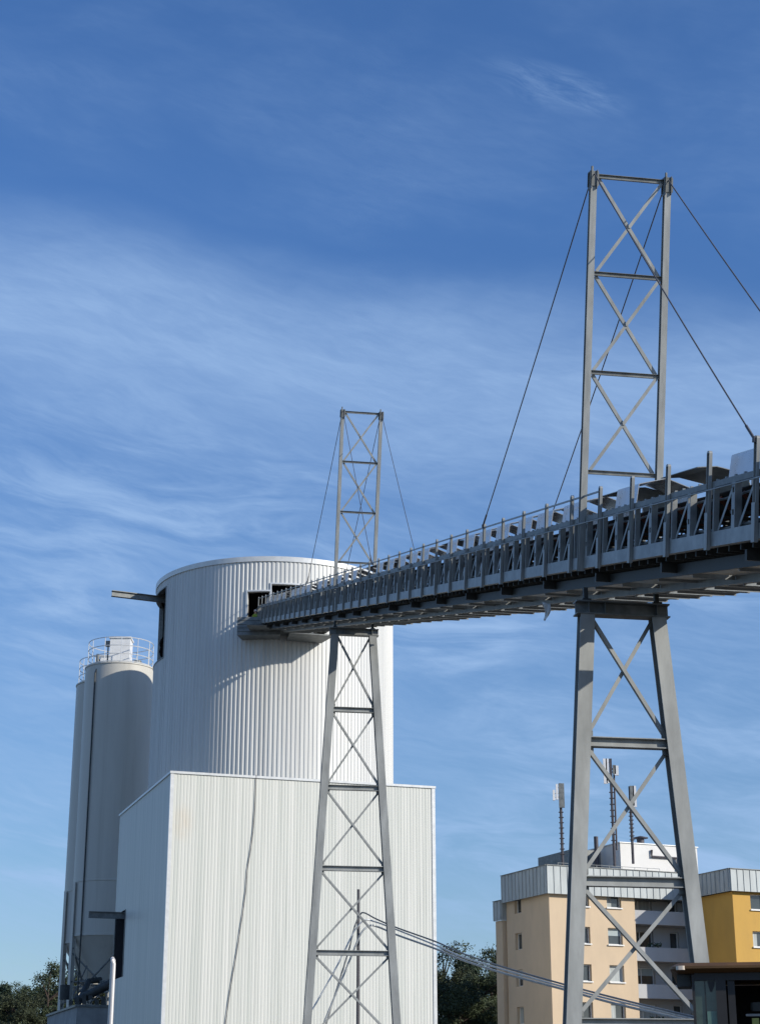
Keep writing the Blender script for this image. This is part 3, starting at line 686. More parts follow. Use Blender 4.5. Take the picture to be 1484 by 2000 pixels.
def seam_fascia(root, runs, z0, z1, name='fascia'):
    mb = MB()
    for (o, u, n, wd, a0, a1) in runs:
        mb.obox(o + u * a0 + Zv * z0, u * (wd - a0 + a1), n * .06, Zv * (z1 - z0))
        k = a0
        while k < wd + a1:
            mb.obox(o + u * k + n * .06 + Zv * (z0 + .03), u * .035, n * .045, Zv * (z1 - z0 - .06)); k += .56
    mb.build(name, ROOFM, root)
    mb = MB()
    for (o, u, n, wd, a0, a1) in runs: mb.obox(o + u * (a0 - .05) + Zv * z1 - n * .4, u * (wd - a0 + a1 + .1), n * .54, Zv * .05)
    mb.build('roof_edge', GALV_D, root)

A0 = at(1074, 1745, 128.5); A0g = Vector((A0.x, A0.y, 0)); ZF0 = A0.z
ZF1 = at(1074, 1689, 128.2).z
FO = .32
A0g = A0g + AV * FO + AU * FO * .2
def on_front(px, py, o=None): p = on_plane(px, py, o or A0g, AV); return (p - A0g).dot(AU), p.z
def on_left(px, py): p = on_plane(px, py, A0g, AU); return (p - A0g).dot(AV), p.z
WB = on_front(1240, 1800)[0]; WBAL = on_front(1352, 1800)[0]; DB = on_left(988, 1755)[0]
apt = empty('apartment_block', (A0g.x, A0g.y, 0)); tag(apt, 'beige apartment block with zinc roof band, recessed balconies and antennas on top', 'apartment building')
rows = [(1741, 1773), (1811, 1845), (1884, 1918), (1957, 1992)]
cols = [(1127, 1149.5), (1184, 1212)]
holesF = []
zr = [(on_front(1198, b)[1], on_front(1198, a)[1]) for a, b in rows]
fl = zr[0][0] - zr[1][0]
zr = [(zr[0][0] - fl * k, zr[0][1] - fl * k) for k in range(6)]
xc = []
for k, (a, b) in enumerate(cols): xc.append((on_front(a, 1757)[0], on_front(b, 1757)[0]))
for k in range(6):
    for x in xc:
        if zr[k][0] > .3: holesF.append((x[0], x[1], zr[k][0], zr[k][1]))
holesL = []
xl = (on_left(1017, 1768)[0], on_left(1004, 1768)[0])
zl0, zl1 = on_left(1010, 1784)[1], on_left(1010, 1752)[1]
for k in range(6):
    if zl0 - fl * k > .3: holesL.append((DB - xl[1], DB - xl[0], zl0 - fl * k, zl1 - fl * k))
mb = MB(); facade(mb, A0g, AU, AN, WB, 0, ZF0 + .1, holesF); facade(mb, A0g + AV * DB, -AV, -AU, DB, 0, ZF0 + .1, holesL)
WTOT = WBAL + .5
mb.quad(A0g + AU * WB, A0g + AU * WB + AV * 1.6, A0g + AU * WB + AV * 1.6 + Zv * ZF0, A0g + AU * WB + Zv * ZF0)
mb.quad(A0g + AV * DB + AU * WTOT, A0g + AV * DB, A0g + AV * DB + Zv * ZF0, A0g + AV * DB + AU * WTOT + Zv * ZF0)
mb.build('wall', PLASTER, apt)
for i, h in enumerate(holesF): window(apt, A0g, AU, AN, h, style=[1, 1, 0, 2, 0, 3, 0, 1, 3, 0, 2, 1][i % 12])
for i, h in enumerate(holesL): window(apt, A0g + AV * DB, -AV, -AU, h, style=[0, 0, 2, 1, 0, 0][i % 6], sill=False)
seam_fascia(apt, [(A0g + AN * FO, AU, AN, on_front(1327, 1750)[0], -FO, 0), (A0g + AV * DB - AU * FO, -AV, -AU, DB, 0, FO - .001)], ZF0, ZF1)
mb = MB(); mb.obox(A0g - AU * (FO - .06) + AN * (FO - .06) + Zv * (ZF0 + .05), AU * (WTOT + FO - .1), AV * (DB + FO - .1), Zv * (ZF1 - ZF0 - .3)); mb.build('roof', GALV_D, apt)
# balconies: slabs, parapets, back wall with windows and doors
BK_D = 1.6
mb = MB(); bo = A0g + AU * WB + AV * BK_D; bw = WTOT - WB
bh = []
for k in range(6):
    z0 = zr[k][0]
    bh.append((.35, 2.5, z0 - .05, z0 + 1.25)); bh.append((bw - 1.55, bw - .75, z0 - .75, z0 + 1.25))
facade(mb, bo, AU, AN, bw, 0, ZF0 + .02, [h for h in bh if h[2] > 0])
mb.quad(A0g + AU * WTOT - AV * .0, A0g + AU * WTOT + AV * DB, A0g + AU * WTOT + AV * DB + Zv * ZF0, A0g + AU * WTOT + Zv * ZF0)
mb.build('balcony_wall', PLASTER_G, apt)
for i, h in enumerate(bh):
    if h[2] > 0: window(apt, bo, AU, AN, h, style=[3, 0, 1, 0, 2, 0][i % 6], sill=False)
for k in range(6):
    z0 = zr[k][0] - 1.0
    if z0 < 0: continue
    mb = MB(); mb.obox(A0g + AU * WB - AU * -.002 + Zv * (z0 - .08), AU * bw, AV * .12, Zv * 1.0); mb.obox(A0g + AU * WB + AU * .002 + AV * .12 + Zv * (z0 - .08), AU * (bw - .01), AV * (BK_D - .125), Zv * .16)
    mb.build('balcony', PLASTER_G, apt)
for k in (1, 3):
    mb = MB()
    for j in range(46):
        c = A0g + AU * (WB + rnd.uniform(1.0, 2.3)) + AV * rnd.uniform(.2, .4) + Zv * (zr[k][0] - .1 + rnd.uniform(0, .4)); a = Vector((rnd.gauss(0, 1), rnd.gauss(0, 1), rnd.gauss(0, 1))).normalized() * .1; b = Vector((rnd.gauss(0, 1), rnd.gauss(0, 1), rnd.gauss(0, 1))).normalized() * .1
        mb.quad(c - a, c + b, c + a, c - b)
    tag(mb.build('balcony_plant', LEAFS[1]), 'dark potted greenery on the %s beige block balcony' % ('second from top' if k == 1 else 'fourth from top'), 'plant', 'plants on the balconies')
# lower wing at the rear left
mb = MB(); zw = on_left(988, 1797)[1]; wo = A0g + AV * (DB + .3) - AU * .22
mb.obox(wo, AU * 6, AV * 1.1, Zv * zw); mb.build('rear_wing', PLASTER, apt)
seam_fascia(apt, [(wo + AV * 1.1 - AU * .1, -AV, -AU, 1.1, 0, .1), (wo - AV * .1, AU, AN, .4, -.1, 0)], zw, zw + 1.45, 'wing_fascia')
# penthouse
PZ0 = ZF1 - .3; PHo = A0g + AV * 4.0
px0 = (on_plane(1212, 1690, PHo, AV) - PHo).dot(AU); px1 = (on_plane(1362, 1690, PHo, AV) - PHo).dot(AU)
pz1 = on_plane(1212, 1646, PHo, AV).z
mb = MB(); mb.obox(PHo + AU * px0 + Zv * PZ0, AU * (px1 - px0), AV * 7.2, Zv * (pz1 - PZ0)); mb.build('penthouse', WHITE, apt)
mb = MB(); mb.obox(PHo + AU * (px0 - .08) - AV * .08 + Zv * pz1, AU * (px1 - px0 + .16), AV * 7.4, Zv * .07); mb.build('penthouse_cap', TRIM, apt)
zm = on_plane(1150, 1668, PHo, AV).z
mb = MB(); mb.obox(PHo + AU * (px0 - 2.6) + AV * 3.0 + Zv * PZ0, AU * 2.55, AV * 5.5, Zv * (pz1 - PZ0 - .25)); mb.obox(PHo + AU * (px0 - 5.0) + AV * 4.6 + Zv * PZ0, AU * 1.6, AV * 2.5, Zv * 1.0); mb.build('stair_house', GALV_D, apt)
mb = MB(); q = on_plane(1272, 1660, PHo - AV * .12, AV); q2 = on_plane(1272, 1673, PHo - AV * .12, AV); mb.tube([q, q2, q2 + AU * 2.3, q2 + AU * 2.3 - Zv * 1], .09, 8); mb.build('drain_pipe', ANT_D, apt)
mb = MB(); q = on_plane(1250, 1640, PHo + AV * 3, AV); mb.lathe(q, [(.3, -.5), (.3, .05)], 14); mb.lathe(q, [(.02, .3), (.62, .15), (.62, .1), (.02, .12)], 16); mb.build('roof_vent', ANT_D, apt)
q = on_plane(1163, 1634, PHo + AV * 2, AV); mb = MB(); mb.tube([(q.x, q.y, PZ0), q], .17, 10); mb.build('chimney', ANT_D, apt)
mb = MB()
for k in range(9): 
    o = A0g + AU * (1.5 + 1.1 * k) + AV * 1.2 + Zv * (ZF1 - .1); mb.tube([o, o + Zv * .55], .02, 5)
o = A0g + AU * 1.5 + AV * 1.2 + Zv * (ZF1 + .45); mb.tube([o, o + AU * 8.8], .02, 5); mb.build('roof_rail', GALV_B, apt)

def antenna(px, ytop, ybot, Y, panels, lab, poles=1):
    b = at(px, ybot, Y); t = at(px, ytop, Y); root = empty('antenna_mast', (b.x, b.y, b.z)); tag(root, lab, 'antenna', 'phone antennas on the beige block')
    mb = MB(); H = t.z - b.z
    mb.tube([(b.x, b.y, b.z - 1.6), (b.x, b.y, t.z)], .105, 8)
    if poles > 1: mb.tube([(b.x + .22, b.y, b.z - .4), (b.x + .25, b.y, t.z - 1.2)], .075, 6)
    for k in range(9): z = b.z + H * (.05 + .07 * k); mb.box((b.x, b.y, z), (.36, .25, .05))
    mb.build('pole', ANT_D, root)
    for (dx, dz0, dz1, w, m) in panels:
        mb = MB(); mb.span((b.x + dx - w * .7, b.y - .32, t.z - dz1), (b.x + dx + w * .7, b.y - .16, t.z - dz0)); mb.build('antenna_panel', m, root)
        mb = MB()
        for z in (t.z - dz0 - .25, t.z - dz1 + .25): mb.bar((b.x, b.y, z), (b.x + dx * .9, b.y - .17, z), .05, .05, Vector((0, 0, 1)))
        mb.build('bracket', ANT_D, root)
antenna(1098, 1530, 1676, 133, [(-.52, .55, 1.35, .13, ANT), (-.28, .1, 1.3, .12, ANT), (.06, .05, 1.9, .30, GALV_D)], 'leftmost phone antenna mast, left of the near pylon leg')
antenna(1198, 1483, 1650, 134, [(-.45, 0, 1.95, .2, ANT), (-.28, 0, 1.9, .16, ANT), (-.02, 0, 1.5, .14, ANT_D), (.42, .55, 1.3, .22, ANT), (.25, .5, 1.2, .16, GALV_D)], 'tallest phone antenna mast with twin poles, above the dark stair house', 2)
antenna(1234, 1536, 1646, 135, [(.12, .0, 1.55, .22, GALV_D), (.32, .0, 1.65, .18, ANT)], 'shortest phone antenna mast, on the white roof box beside the vent')

# yellow house
YY = 129.0
Yc = at(1429, 1742, YY); Ycg = Vector((Yc.x, Yc.y, 0)); YF0 = at(1429, 1741, YY).z; YF1 = at(1427, 1697, YY - .3).z
yel = empty('yellow_apartment_house', (Ycg.x, Ycg.y, 0)); tag(yel, 'ochre yellow apartment house with zinc roof band behind the cab', 'apartment building')
def yf(px, py): p = on_plane(px, py, Ycg, AV); return (p - Ycg).dot(AU), p.z
WY, DY = 16.0, 4.9
x0, z1_ = yf(1463.5, 1746); x1, z0_ = x0 + 1.25, yf(1463.5, 1776)[1]
hy = []
for k in range(6):
    zz = z0_ - fl * k
    if zz > .3:
        for xx in (x0, x0 + 3.2, x0 + 6.4, x0 + 9.6): hy.append((xx, xx + 1.25, zz, zz + (z1_ - z0_)))
mb = MB(); facade(mb, Ycg, AU, AN, WY, 0, YF0 + .1, hy)
mb.quad(Ycg + AV * DY, Ycg, Ycg + Zv * YF0, Ycg + AV * DY + Zv * YF0); mb.quad(Ycg + AU * WY, Ycg + AU * WY + AV * DY, Ycg + AU * WY + AV * DY + Zv * YF0, Ycg + AU * WY + Zv * YF0)
mb.quad(Ycg + AU * WY + AV * DY, Ycg + AV * DY, Ycg + AV * DY + Zv * YF0, Ycg + AU * WY + AV * DY + Zv * YF0)
mb.build('wall', PLASTER_Y, yel)
for i, h in enumerate(hy):
    if i % 4 == 0 or i < 4: window(yel, Ycg, AU, AN, h, style=[0, 1, 2, 3][(i // 4) % 4])
seam_fascia(yel, [(Ycg + AN * FO, AU, AN, WY, -FO, 0), (Ycg + AV * DY - AU * FO, -AV, -AU, DY, 0, FO - .001)], YF0, YF1)
mb = MB(); mb.obox(Ycg - AU * (FO - .06) + AN * (FO - .06) + Zv * (YF0 + .05), AU * (WY + FO - .1), AV * (DY + FO - .1), Zv * (YF1 - YF0 - .2)); mb.build('roof', GALV_D, yel)
mb = MB(); mb.obox(Ycg + AU * 2.2 + AV * (DY - .05), AU * (WY - 2.4), AV * 10, Zv * (YF0 - .3)); mb.build('rear_wing', PLASTER_Y, yel)

# ------------------------------------------------------------------ trees
def tree_meshes(seed, kind):
    r = random.Random(seed); H = 1.0
    tr = MB(); pts = [(0.01 * math.sin(k * 1.3 + seed), .01 * math.cos(k * 1.7), k / 8 * .93) for k in range(9)]
    tr.tube(pts, [.017 * (1 - k / 9.5) + .002 for k in range(9)], 7)
    cr = MB(); clumps = []
    if kind == 1:   # spruce: whorls of drooping boughs
        z = .12
        while z < .97:
            nb = r.randint(6, 9); rad = .19 * (1 - z) ** .75 + .012
            for k in range(nb):
                a = r.uniform(0, 6.283); rr = rad * r.uniform(.55, 1.1)
                for j in range(4): t = (j + 1) / 4; clumps.append((rr * t * math.cos(a), rr * t * math.sin(a), z - .03 * t + r.uniform(-.01, .01), .022 + .012 * (1 - t)))
                tr.tube([(0, 0, z + .01), (rr * .8 * math.cos(a), rr * .8 * math.sin(a), z - .02)], [.004, .0015], 4)
            z += r.uniform(.025, .045)
    else:           # pine or broadleaf: rounded, broken crown
        nb = 46 if kind == 0 else 60
        for k in range(nb):
            z = r.uniform(.2, .97); a = r.uniform(0, 6.283)
            env = (.27 if kind == 0 else .30) * math.sin(math.pi * min(1, (z - .15) / .95)) ** .8 + .02
            rr = env * r.uniform(.3, 1.05); cx, cy = rr * math.cos(a), rr * math.sin(a)
            tr.tube([(0, 0, max(.15, z - .12)), (cx * .5, cy * .5, z - .06), (cx, cy, z)], [.007, .004, .002], 4)
            for j in range(9): clumps.append((cx + r.gauss(0, .036), cy + r.gauss(0, .036), z + r.gauss(0, .022), r.uniform(.018, .034)))
    for (x, y, z, s) in clumps:
        for j in range(70):
            c = Vector((x + r.gauss(0, s * .7), y + r.gauss(0, s * .7), z + r.gauss(0, s * .5)))
            a = Vector((r.gauss(0, 1), r.gauss(0, 1), r.gauss(0, .7))).normalized() * s * r.uniform(.14, .38); b = a.cross(Vector((r.gauss(0, 1), r.gauss(0, 1), r.gauss(0, 1)))).normalized() * s * r.uniform(.08, .2)
            cr.add([c - a, c - b, c + a, c + b], [(0, 1, 2, 3)])
    return tr, cr
TM = []
for k, (sd, kd, lf) in enumerate(((1, 0, 0), (2, 0, 0), (3, 1, 1), (4, 1, 1), (5, 2, 2), (6, 2, 0))):
    t, c = tree_meshes(sd, kd); TM.append((t.mesh('trunk', BARK), c.mesh('crown', LEAFS[lf])))
KIND = ['pine_tree', 'pine_tree', 'spruce_tree', 'spruce_tree', 'broadleaf_tree', 'broadleaf_tree']
def tree(px, ytop, Y, var, lab, rot=None):
    t = at(px, ytop, Y); root = empty(KIND[var], (t.x, t.y, 0)); h = t.z * 1.03
    root.scale = (h * rnd.uniform(.9, 1.1), h * rnd.uniform(.9, 1.1), h); root.rotation_euler = (0, 0, rnd.uniform(0, 6.28) if rot is None else rot)
    tag(root, lab, 'tree', 'trees beyond the yard')
    place('trunk', TM[var][0], root); place('crown', TM[var][1], root)
LT = [(-25, 1925, 172, 2, 'dark spruce at the far left edge, cut by the frame'), (12, 1921, 168, 3, 'slim dark spruce near the left edge, with a pointed top'),
      (38, 1948, 160, 4, 'low brownish tree between the left spruces and the big pine'), (66, 1932, 172, 1, 'small pine peeking out left of the big pine by the silos'),
      (98, 1892, 164, 0, 'big irregular pine just left of the silo legs'), (132, 1898, 176, 5, 'green broadleaf tree directly behind the silo legs'), (185, 1925, 170, 4, 'brownish tree seen between the silo legs under the cones'),
      (866, 1860, 168, 1, 'open-crowned pine beside the right edge of the white building'), (876, 1900, 156, 4, 'brownish low tree at the foot of the white building edge'),
      (914, 1872, 166, 2, 'pointed dark spruce in the gap under the slung hoses'), (900, 1898, 175, 3, 'small spruce showing between the pine and the pointed spruce'),
      (958, 1868, 170, 0, 'wide pine touching the shaded side of the beige block'), (978, 1862, 178, 3, 'spruce top poking out beside the beige block wall'), (935, 1912, 154, 5, 'low dark broadleaf tree in front of the spruces'), (985, 1915, 156, 5, 'low broadleaf tree at the beige block corner'),
      (898, 1925, 150, 5, 'low broadleaf tree right of the white building foot')]
for a in LT: tree(*a)

# ------------------------------------------------------------------ loader cab
LO = at(1349, 1899, 15.5); Zc = LO.z
lr = R_(11); LU = Vector((math.cos(lr), -math.sin(lr), 0)); LV = Vector((math.sin(lr), math.cos(lr), 0))
LB = Vector((LO.x, LO.y, 0))
ld = empty('wheel_loader', (LB.x, LB.y, 0)); tag(ld, 'machine cab with amber roof and green tinted glass in the lower right corner', 'loader')
CWd, CDp, Z0c = 1.75, 1.7, 1.45
def rounded_slab(mb, o, ux, uy, w, d, z0, z1, rad, nseg=6, ins=.05):
    pts = []
    for cx, cy, a0 in ((w - rad, d - rad, 0), (rad, d - rad, 90), (rad, rad, 180), (w - rad, rad, 270)):
        for k in range(nseg + 1):
            a = R_(a0 + 90 * k / nseg); pts.append((cx + rad * math.cos(a), cy + rad * math.sin(a)))
    m = len(pts); cxy = (w / 2, d / 2); loops = []
    for (z, sc) in ((z0, 1 - ins * 1.5), (z0 + .03, 1), (z1 - .03, 1), (z1, 1 - ins)):
        loops += [o + ux * (cxy[0] + (x - cxy[0]) * sc) + uy * (cxy[1] + (y - cxy[1]) * sc) + Zv * z for x, y in pts]
    fs = []
    for i in range(3):
        for k in range(m): fs.append((i * m + k, i * m + (k + 1) % m, (i + 1) * m + (k + 1) % m, (i + 1) * m + k))
    fs += [tuple(range(m))[::-1], tuple(range(3 * m, 4 * m))]
    mb.add(loops, fs, True)
def cabbox(mb, u0, u1, v0, v1, z0, z1): mb.obox(LB + LU * u0 + LV * v0 + Zv * (Zc + z0), LU * (u1 - u0), LV * (v1 - v0), Zv * (z1 - z0))
DZ = Z0c - Zc
mb = MB(); rounded_slab(mb, LB - LU * .18 - LV * .10, LU, LV, CWd + .36, CDp + .3, Zc - .005, Zc + .075, .14); mb.build('roof', AMBER, ld)
for (u0, u1, v0, v1, z0) in ((0, .022, 0, .06, DZ), (.20, .285, 0, .10, DZ), (.30, .36, .02, .09, DZ), (CWd - .09, CWd, 0, .09, DZ), (0, .06, CDp - .06, CDp, DZ), (CWd - .06, CWd, CDp - .06, CDp, DZ)):
    mb = MB(); cabbox(mb, u0, u1, v0, v1, z0, -.002 if v0 else -.02); mb.build('pillar', CABGREY, ld)
mb = MB(); cabbox(mb, .022, CWd - .09, .004, .07, -.07, -.006); mb.build('header', CABGREY, ld)
mb = MB(); cabbox(mb, .022, .20, .025, .037, DZ + .05, -.07); mb.build('corner_glass', CABGLASS, ld)
mb = MB(); cabbox(mb, .105, .112, .018, .024, DZ + .1, -.07); mb.build('glass_seal', CABGREY, ld)
mb = MB(); mb.add([LB + LU * x + LV * .016 + Zv * (Zc + z) for x, z in ((.13, -.075), (.195, -.075), (.19, -.11), (.165, -.165), (.15, -.16))] + [LB + LU * x + LV * .022 + Zv * (Zc + z) for x, z in ((.13, -.075), (.195, -.075), (.19, -.11), (.165, -.165), (.15, -.16))], [(0, 4, 3, 2, 1), (5, 6, 7, 8, 9)] + [(k, (k + 1) % 5, 5 + (k + 1) % 5, 5 + k) for k in range(5)]); mb.build('wiper_arm', CABGREY, ld)
MINT = mat('mint glass reflection tone', (0.085, 0.15, 0.122), 0.2, 0, 0.3, (7, 7, 3), base2=(0.11, 0.19, 0.155))
mb = MB(); cabbox(mb, .116, .196, .014, .022, DZ + .05, -.325); mb.build('painted_reflection', MINT, ld)  # pale reflection low in the cab glass, painted as a mint sheet
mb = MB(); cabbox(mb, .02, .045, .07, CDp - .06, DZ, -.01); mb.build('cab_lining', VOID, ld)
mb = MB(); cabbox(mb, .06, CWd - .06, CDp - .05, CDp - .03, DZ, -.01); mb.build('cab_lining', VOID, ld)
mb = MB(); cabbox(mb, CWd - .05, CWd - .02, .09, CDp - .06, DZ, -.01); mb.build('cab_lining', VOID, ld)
mb = MB(); rounded_slab(mb, LB + LU * .80 + LV * .75, LU, LV, .5, .16, Zc - 1.0, Zc - .30, .07); rounded_slab(mb, LB + LU * .78 + LV * .67, LU, LV, .54, .5, Zc - 1.15, Zc - 1.0, .08); mb.build('seat', DARK, ld)
mb = MB(); cabbox(mb, .49, .55, .32, .35, DZ + .1, -.37); mb.build('control_panel', YEL, ld)
mb = MB(); cabbox(mb, .44, .70, .30, .31, -.355, -.335); mb.build('console', CONC, ld)
mb = MB(); cabbox(mb, .57, .68, .33, .37, DZ + .1, -.37); mb.build('console', CONC, ld)
mb = MB(); rounded_slab(mb, LB + LU * .48 + LV * .35, LU, LV, .17, .06, Zc - .31, Zc - .235, .028); mb.build('mirror', DARK, ld)
mb = MB(); rounded_slab(mb, LB - LU * .125 - LV * .115, LU, LV, .075, .05, Zc + .018, Zc + .044, .024, 8, .25); mb.build('work_lamp', LAMPW, ld)
mb = MB(); cabbox(mb, -.13, -.012, .12, .5, -.11, -.008); mb.build('lamp_housing', DARK, ld)
mb = MB(); mb.obox(LB - LU * .3 - LV * .2 + Zv * .75, LU * (CWd + .6), LV * 2.4, Zv * .8); mb.obox(LB + LU * .1 + LV * 2.2 + Zv * .7, LU * (CWd - .2), LV * 2.2, Zv * .7); mb.build('body', AMBER, ld)
for (a, b) in ((-.45, .4), (CWd + .0, .4), (-.45, 3.4), (CWd + .0, 3.4)):
    mb = MB(); c = LB + LU * a + LV * b + Zv * .72
    for (r0_, w0, w1) in ((.72, .03, .42), (.66, 0, .45)): mb.tube([c + LU * w0, c + LU * w1], r0_, 28)
    w = mb.build('wheel', TYRE, ld)

# torn plastic under the conveyor
mb = MB(); r1 = at(1066, 1178, on_plane(1066, 1178, wp(9.5, 1.8, -.6), FWD).y); rows_ = 9
for i in range(rows_):
    pass
vs = []; 
for i in range(rows_):
    t = i / (rows_ - 1); w = .10 * (1 - .75 * t); x = .05 * math.sin(3 * t) - .05 * t
    for j in range(4): u = (j / 3 - .5) * 2; vs.append(r1 + LAT * (x + u * w) + FWD * (.03 * math.sin(5 * t + 3 * u)) - Zv * (t * .42 + .02 * math.sin(7 * u + 4 * t)))
mb.add(vs, [(i * 4 + j, i * 4 + j + 1, (i + 1) * 4 + j + 1, (i + 1) * 4 + j) for i in range(rows_ - 1) for j in range(3)], True)
rg = mb.build('plastic_rag', RAG); md = rg.modifiers.new('thickness', 'SOLIDIFY'); md.thickness = .006
tag(rg, 'torn white plastic rag dangling under the conveyor left of the near pylon', 'rag')

# worker in the tower opening
ph = tower_hit(495, 1207); wz = HOLES[0][2] - .2 - .55
wb = tp(ph[0], TR - .75, wz)
pe = empty('person', (wb.x, wb.y, wb.z)); tag(pe, 'person in yellow green vest and pale helmet in the tower opening', 'person')
def skin_body(nodes, edges, name, m, parent):
    me = bpy.data.meshes.new(name); me.from_pydata([n[0] for n in nodes], edges, []); ob = bpy.data.objects.new(name, me); COL.objects.link(ob); ob.parent = parent
    me.materials.append(m); md = ob.modifiers.new('skin', 'SKIN'); md.use_smooth_shade = True
    for i, v in enumerate(me.skin_vertices[0].data): v.radius = nodes[i][1]; v.use_root = (i == 0)
    ob.modifiers.new('sub', 'SUBSURF').levels = 1; ob.modifiers['sub'].render_levels = 1; return ob
nd = [((0, 0, .88), (.15, .11)), ((0, 0, 1.1), (.14, .1)), ((0, -.01, 1.32), (.18, .11)), ((0, 0, 1.43), (.07, .07)), ((0, -.02, 1.55), (.085, .10)), ((0, -.02, 1.64), (.075, .09)),
      ((.2, 0, 1.36), (.055, .055)), ((.25, -.06, 1.1), (.045, .045)), ((.2, -.3, 1.0), (.035, .035)), ((-.2, 0, 1.36), (.055, .055)), ((-.25, -.06, 1.1), (.045, .045)), ((-.2, -.3, 1.0), (.035, .035)),
      ((.1, 0, .8), (.085, .085)), ((.11, 0, .45), (.06, .06)), ((.11, 0, .08), (.045, .045)), ((-.1, 0, .8), (.085, .085)), ((-.11, 0, .45), (.06, .06)), ((-.11, 0, .08), (.045, .045))]
skin_body(nd, [(0, 1), (1, 2), (2, 3), (3, 4), (4, 5), (2, 6), (6, 7), (7, 8), (2, 9), (9, 10), (10, 11), (0, 12), (12, 13), (13, 14), (0, 15), (15, 16), (16, 17)], 'body', SKIN, pe)
mb = MB(); mb.lathe((0, 0, 0), [(.19, .85), (.20, 1.0), (.21, 1.2), (.22, 1.33), (.12, 1.44)], 16); vo = mb.build('vest', VEST, pe, True); vo.scale = (1.1, .78, 1)
mb = MB(); mb.lathe((0, -.02, 0), [(.14, 1.60), (.125, 1.61), (.12, 1.68), (.09, 1.74), (.01, 1.765)], 16); mb.build('helmet', HELM, pe, True)

# ------------------------------------------------------------------ light and sky
SA, SE = R_(64), R_(25)
sdir = Vector((math.sin(SA) * math.cos(SE), -math.cos(SA) * math.cos(SE), math.sin(SE)))
sl = bpy.data.lights.new('sun', 'SUN'); sl.energy = 4.6; sl.angle = R_(.53); sl.color = (1.0, .935, .83)
so = bpy.data.objects.new('sun', sl); COL.objects.link(so); so.rotation_euler = sdir.to_track_quat('Z', 'Y').to_euler(); so.location = (60, -40, 80)

wd = bpy.data.worlds.new('World'); S.world = wd; wd.use_nodes = True
nt = wd.node_tree; N = nt.nodes; L = nt.links; bg = N['Background']
sky = N.new('ShaderNodeTexSky'); sky.sky_type = 'NISHITA'; sky.sun_disc = False; sky.sun_elevation = SE; sky.sun_rotation = math.pi - SA
sky.air_density = 1.0; sky.dust_density = 0.4; sky.ozone_density = 3.0
def math_(op, a, b=None, c=None, clamp=False):
    m = N.new('ShaderNodeMath'); m.operation = op; m.use_clamp = clamp
    for i, x in enumerate((a, b, c)):
        if x is None: continue
        if isinstance(x, (int, float)): m.inputs[i].default_value = x
        else: L.new(x, m.inputs[i])
    return m.outputs[0]
def ramp(x, a, b, lo=0., hi=1.):
    m = N.new('ShaderNodeMapRange'); m.interpolation_type = 'SMOOTHSTEP'; L.new(x, m.inputs['Value'])
    m.inputs['From Min'].default_value = a; m.inputs['From Max'].default_value = b; m.inputs['To Min'].default_value = lo; m.inputs['To Max'].default_value = hi
    return m.outputs[0]
def noise(vec, det=6, rough=.6, dist=0., lac=2.0):
    n = N.new('ShaderNodeTexNoise'); n.inputs['Scale'].default_value = 1; n.inputs['Detail'].default_value = det; n.inputs['Roughness'].default_value = rough; n.inputs['Distortion'].default_value = dist
    L.new(vec, n.inputs['Vector']); return n.outputs['Fac']
tc = N.new('ShaderNodeTexCoord'); sx = N.new('ShaderNodeSeparateXYZ'); L.new(tc.outputs['Generated'], sx.inputs[0])
U = math_('ARCTAN2', sx.outputs[0], sx.outputs[1]); V = math_('ARCSINE', sx.outputs[2])
def vec(a, b, c):
    m = N.new('ShaderNodeCombineXYZ')
    for i, x in enumerate((a, b, c)):
        if isinstance(x, (int, float)): m.inputs[i].default_value = x
        else: L.new(x, m.inputs[i])
    return m.outputs[0]
V2 = math_('ADD', V, math_('MULTIPLY', U, .125))
warp = math_('MULTIPLY', math_('SUBTRACT', noise(vec(math_('MULTIPLY', U, 7.), math_('MULTIPLY', V, 9.), 5.5), 3, .5), .5), .035)
V3 = math_('ADD', V2, warp)
broad = noise(vec(math_('MULTIPLY', U, 5.), math_('MULTIPLY', V3, 12.), 3.7), 5, .55, .3)
wisp = noise(vec(math_('MULTIPLY', U, 9.), math_('MULTIPLY', V3, 48.), 9.1), 9, .62, .6)
fine = noise(vec(math_('MULTIPLY', U, 30.), math_('MULTIPLY', math_('ADD', V3, math_('MULTIPLY', U, .16)), 150.), 1.3), 8, .66, .5)
fibre = noise(vec(math_('MULTIPLY', U, 60.), math_('MULTIPLY', math_('ADD', V, math_('MULTIPLY', U, .32)), 260.), 7.7), 8, .6, .8)
Vj = math_('ADD', V3, math_('MULTIPLY', math_('SUBTRACT', broad, .5), .055))
veil = math_('MULTIPLY', ramp(Vj, .482, .418), ramp(Vj, .325, .40))
low = ramp(Vj, .40, .30)
tex = math_('ADD', math_('MULTIPLY', ramp(wisp, .30, .72), .6), math_('ADD', math_('MULTIPLY', ramp(fine, .32, .72), .28), math_('MULTIPLY', ramp(fibre, .35, .7), .12)))
c1 = math_('MULTIPLY', veil, math_('ADD', .58, math_('MULTIPLY', tex, .42)))
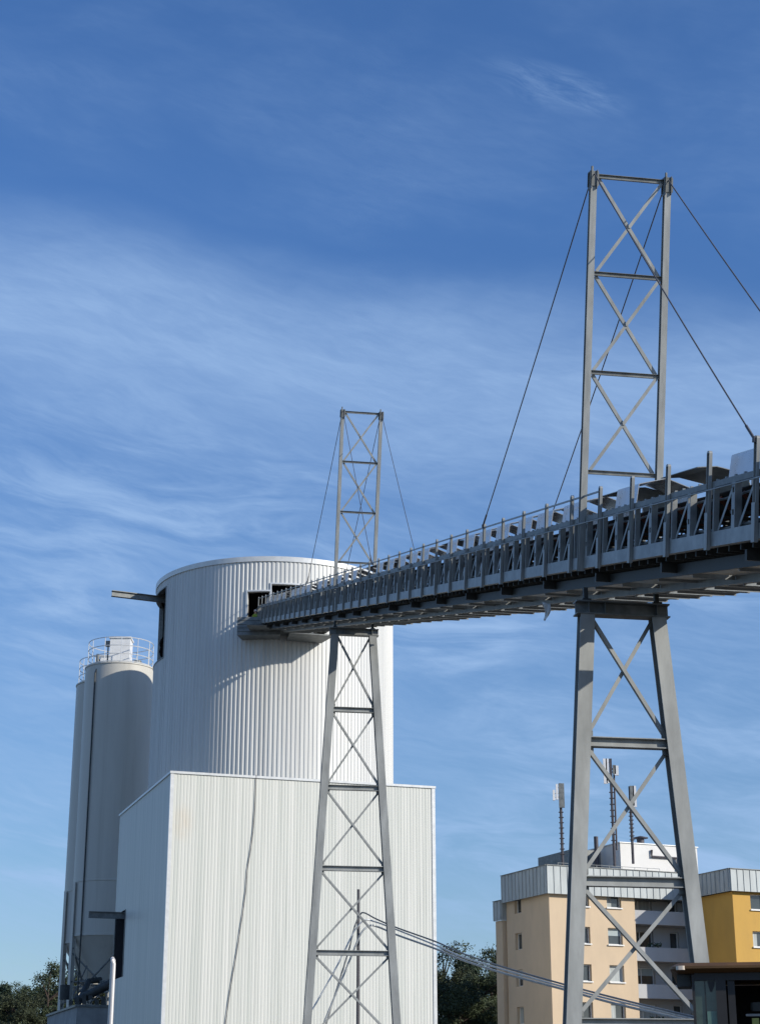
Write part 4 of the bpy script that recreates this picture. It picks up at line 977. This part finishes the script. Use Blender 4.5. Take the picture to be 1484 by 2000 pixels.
c2 = math_('MULTIPLY', low, math_('ADD', .19, math_('ADD', math_('MULTIPLY', tex, .45), math_('MULTIPLY', math_('MULTIPLY', ramp(broad, .40, .62), ramp(wisp, .38, .68)), .55))))
hi = math_('MULTIPLY', ramp(Vj, .46, .52), math_('MULTIPLY', ramp(broad, .35, .7), math_('ADD', .05, math_('MULTIPLY', tex, .16))))
du = math_('SUBTRACT', U, .115); dv = math_('ADD', math_('SUBTRACT', V, .567), math_('MULTIPLY', du, .25))
puff = math_('MULTIPLY', math_('MULTIPLY', ramp(math_('ADD', math_('POWER', math_('DIVIDE', du, .05), 2), math_('POWER', math_('DIVIDE', dv, .013), 2)), 1.3, 0.), ramp(fine, .30, .75)), .26)
cl = math_('ADD', math_('MULTIPLY', c1, .74), math_('ADD', math_('MULTIPLY', c2, .76), math_('ADD', hi, puff)), clamp=True)
hsv = N.new('ShaderNodeHueSaturation'); hsv.inputs['Saturation'].default_value = 1.12; hsv.inputs['Hue'].default_value = .5; hsv.inputs['Value'].default_value = 1.0; L.new(sky.outputs[0], hsv.inputs['Color'])
tint = N.new('ShaderNodeMix'); tint.data_type = 'RGBA'; tint.blend_type = 'MULTIPLY'; tint.inputs[0].default_value = 1; L.new(hsv.outputs[0], tint.inputs[6]); tint.inputs[7].default_value = (1, 1, 1, 1); tr_ = N.new('ShaderNodeValToRGB'); L.new(math_('MULTIPLY', V, 1.5), tr_.inputs['Fac']); L.new(tr_.outputs[0], tint.inputs[7]); tr_.color_ramp.elements[0].position = .04; tr_.color_ramp.elements[0].color = (1.08, 1.16, 1.28, 1); tr_.color_ramp.elements[1].position = .75; tr_.color_ramp.elements[1].color = (1.32, 1.56, 1.95, 1)
mx = N.new('ShaderNodeMix'); mx.data_type = 'RGBA'; L.new(cl, mx.inputs[0]); L.new(tint.outputs[2], mx.inputs[6]); mx.inputs[7].default_value = (4.4, 6.6, 10.2, 1)
L.new(mx.outputs[2], bg.inputs['Color']); bg.inputs['Strength'].default_value = .083

S.view_settings.view_transform = 'Standard'; S.view_settings.look = 'None'; S.view_settings.gamma = 1; S.view_settings.exposure = 0.0
S.cycles.max_bounces = 6
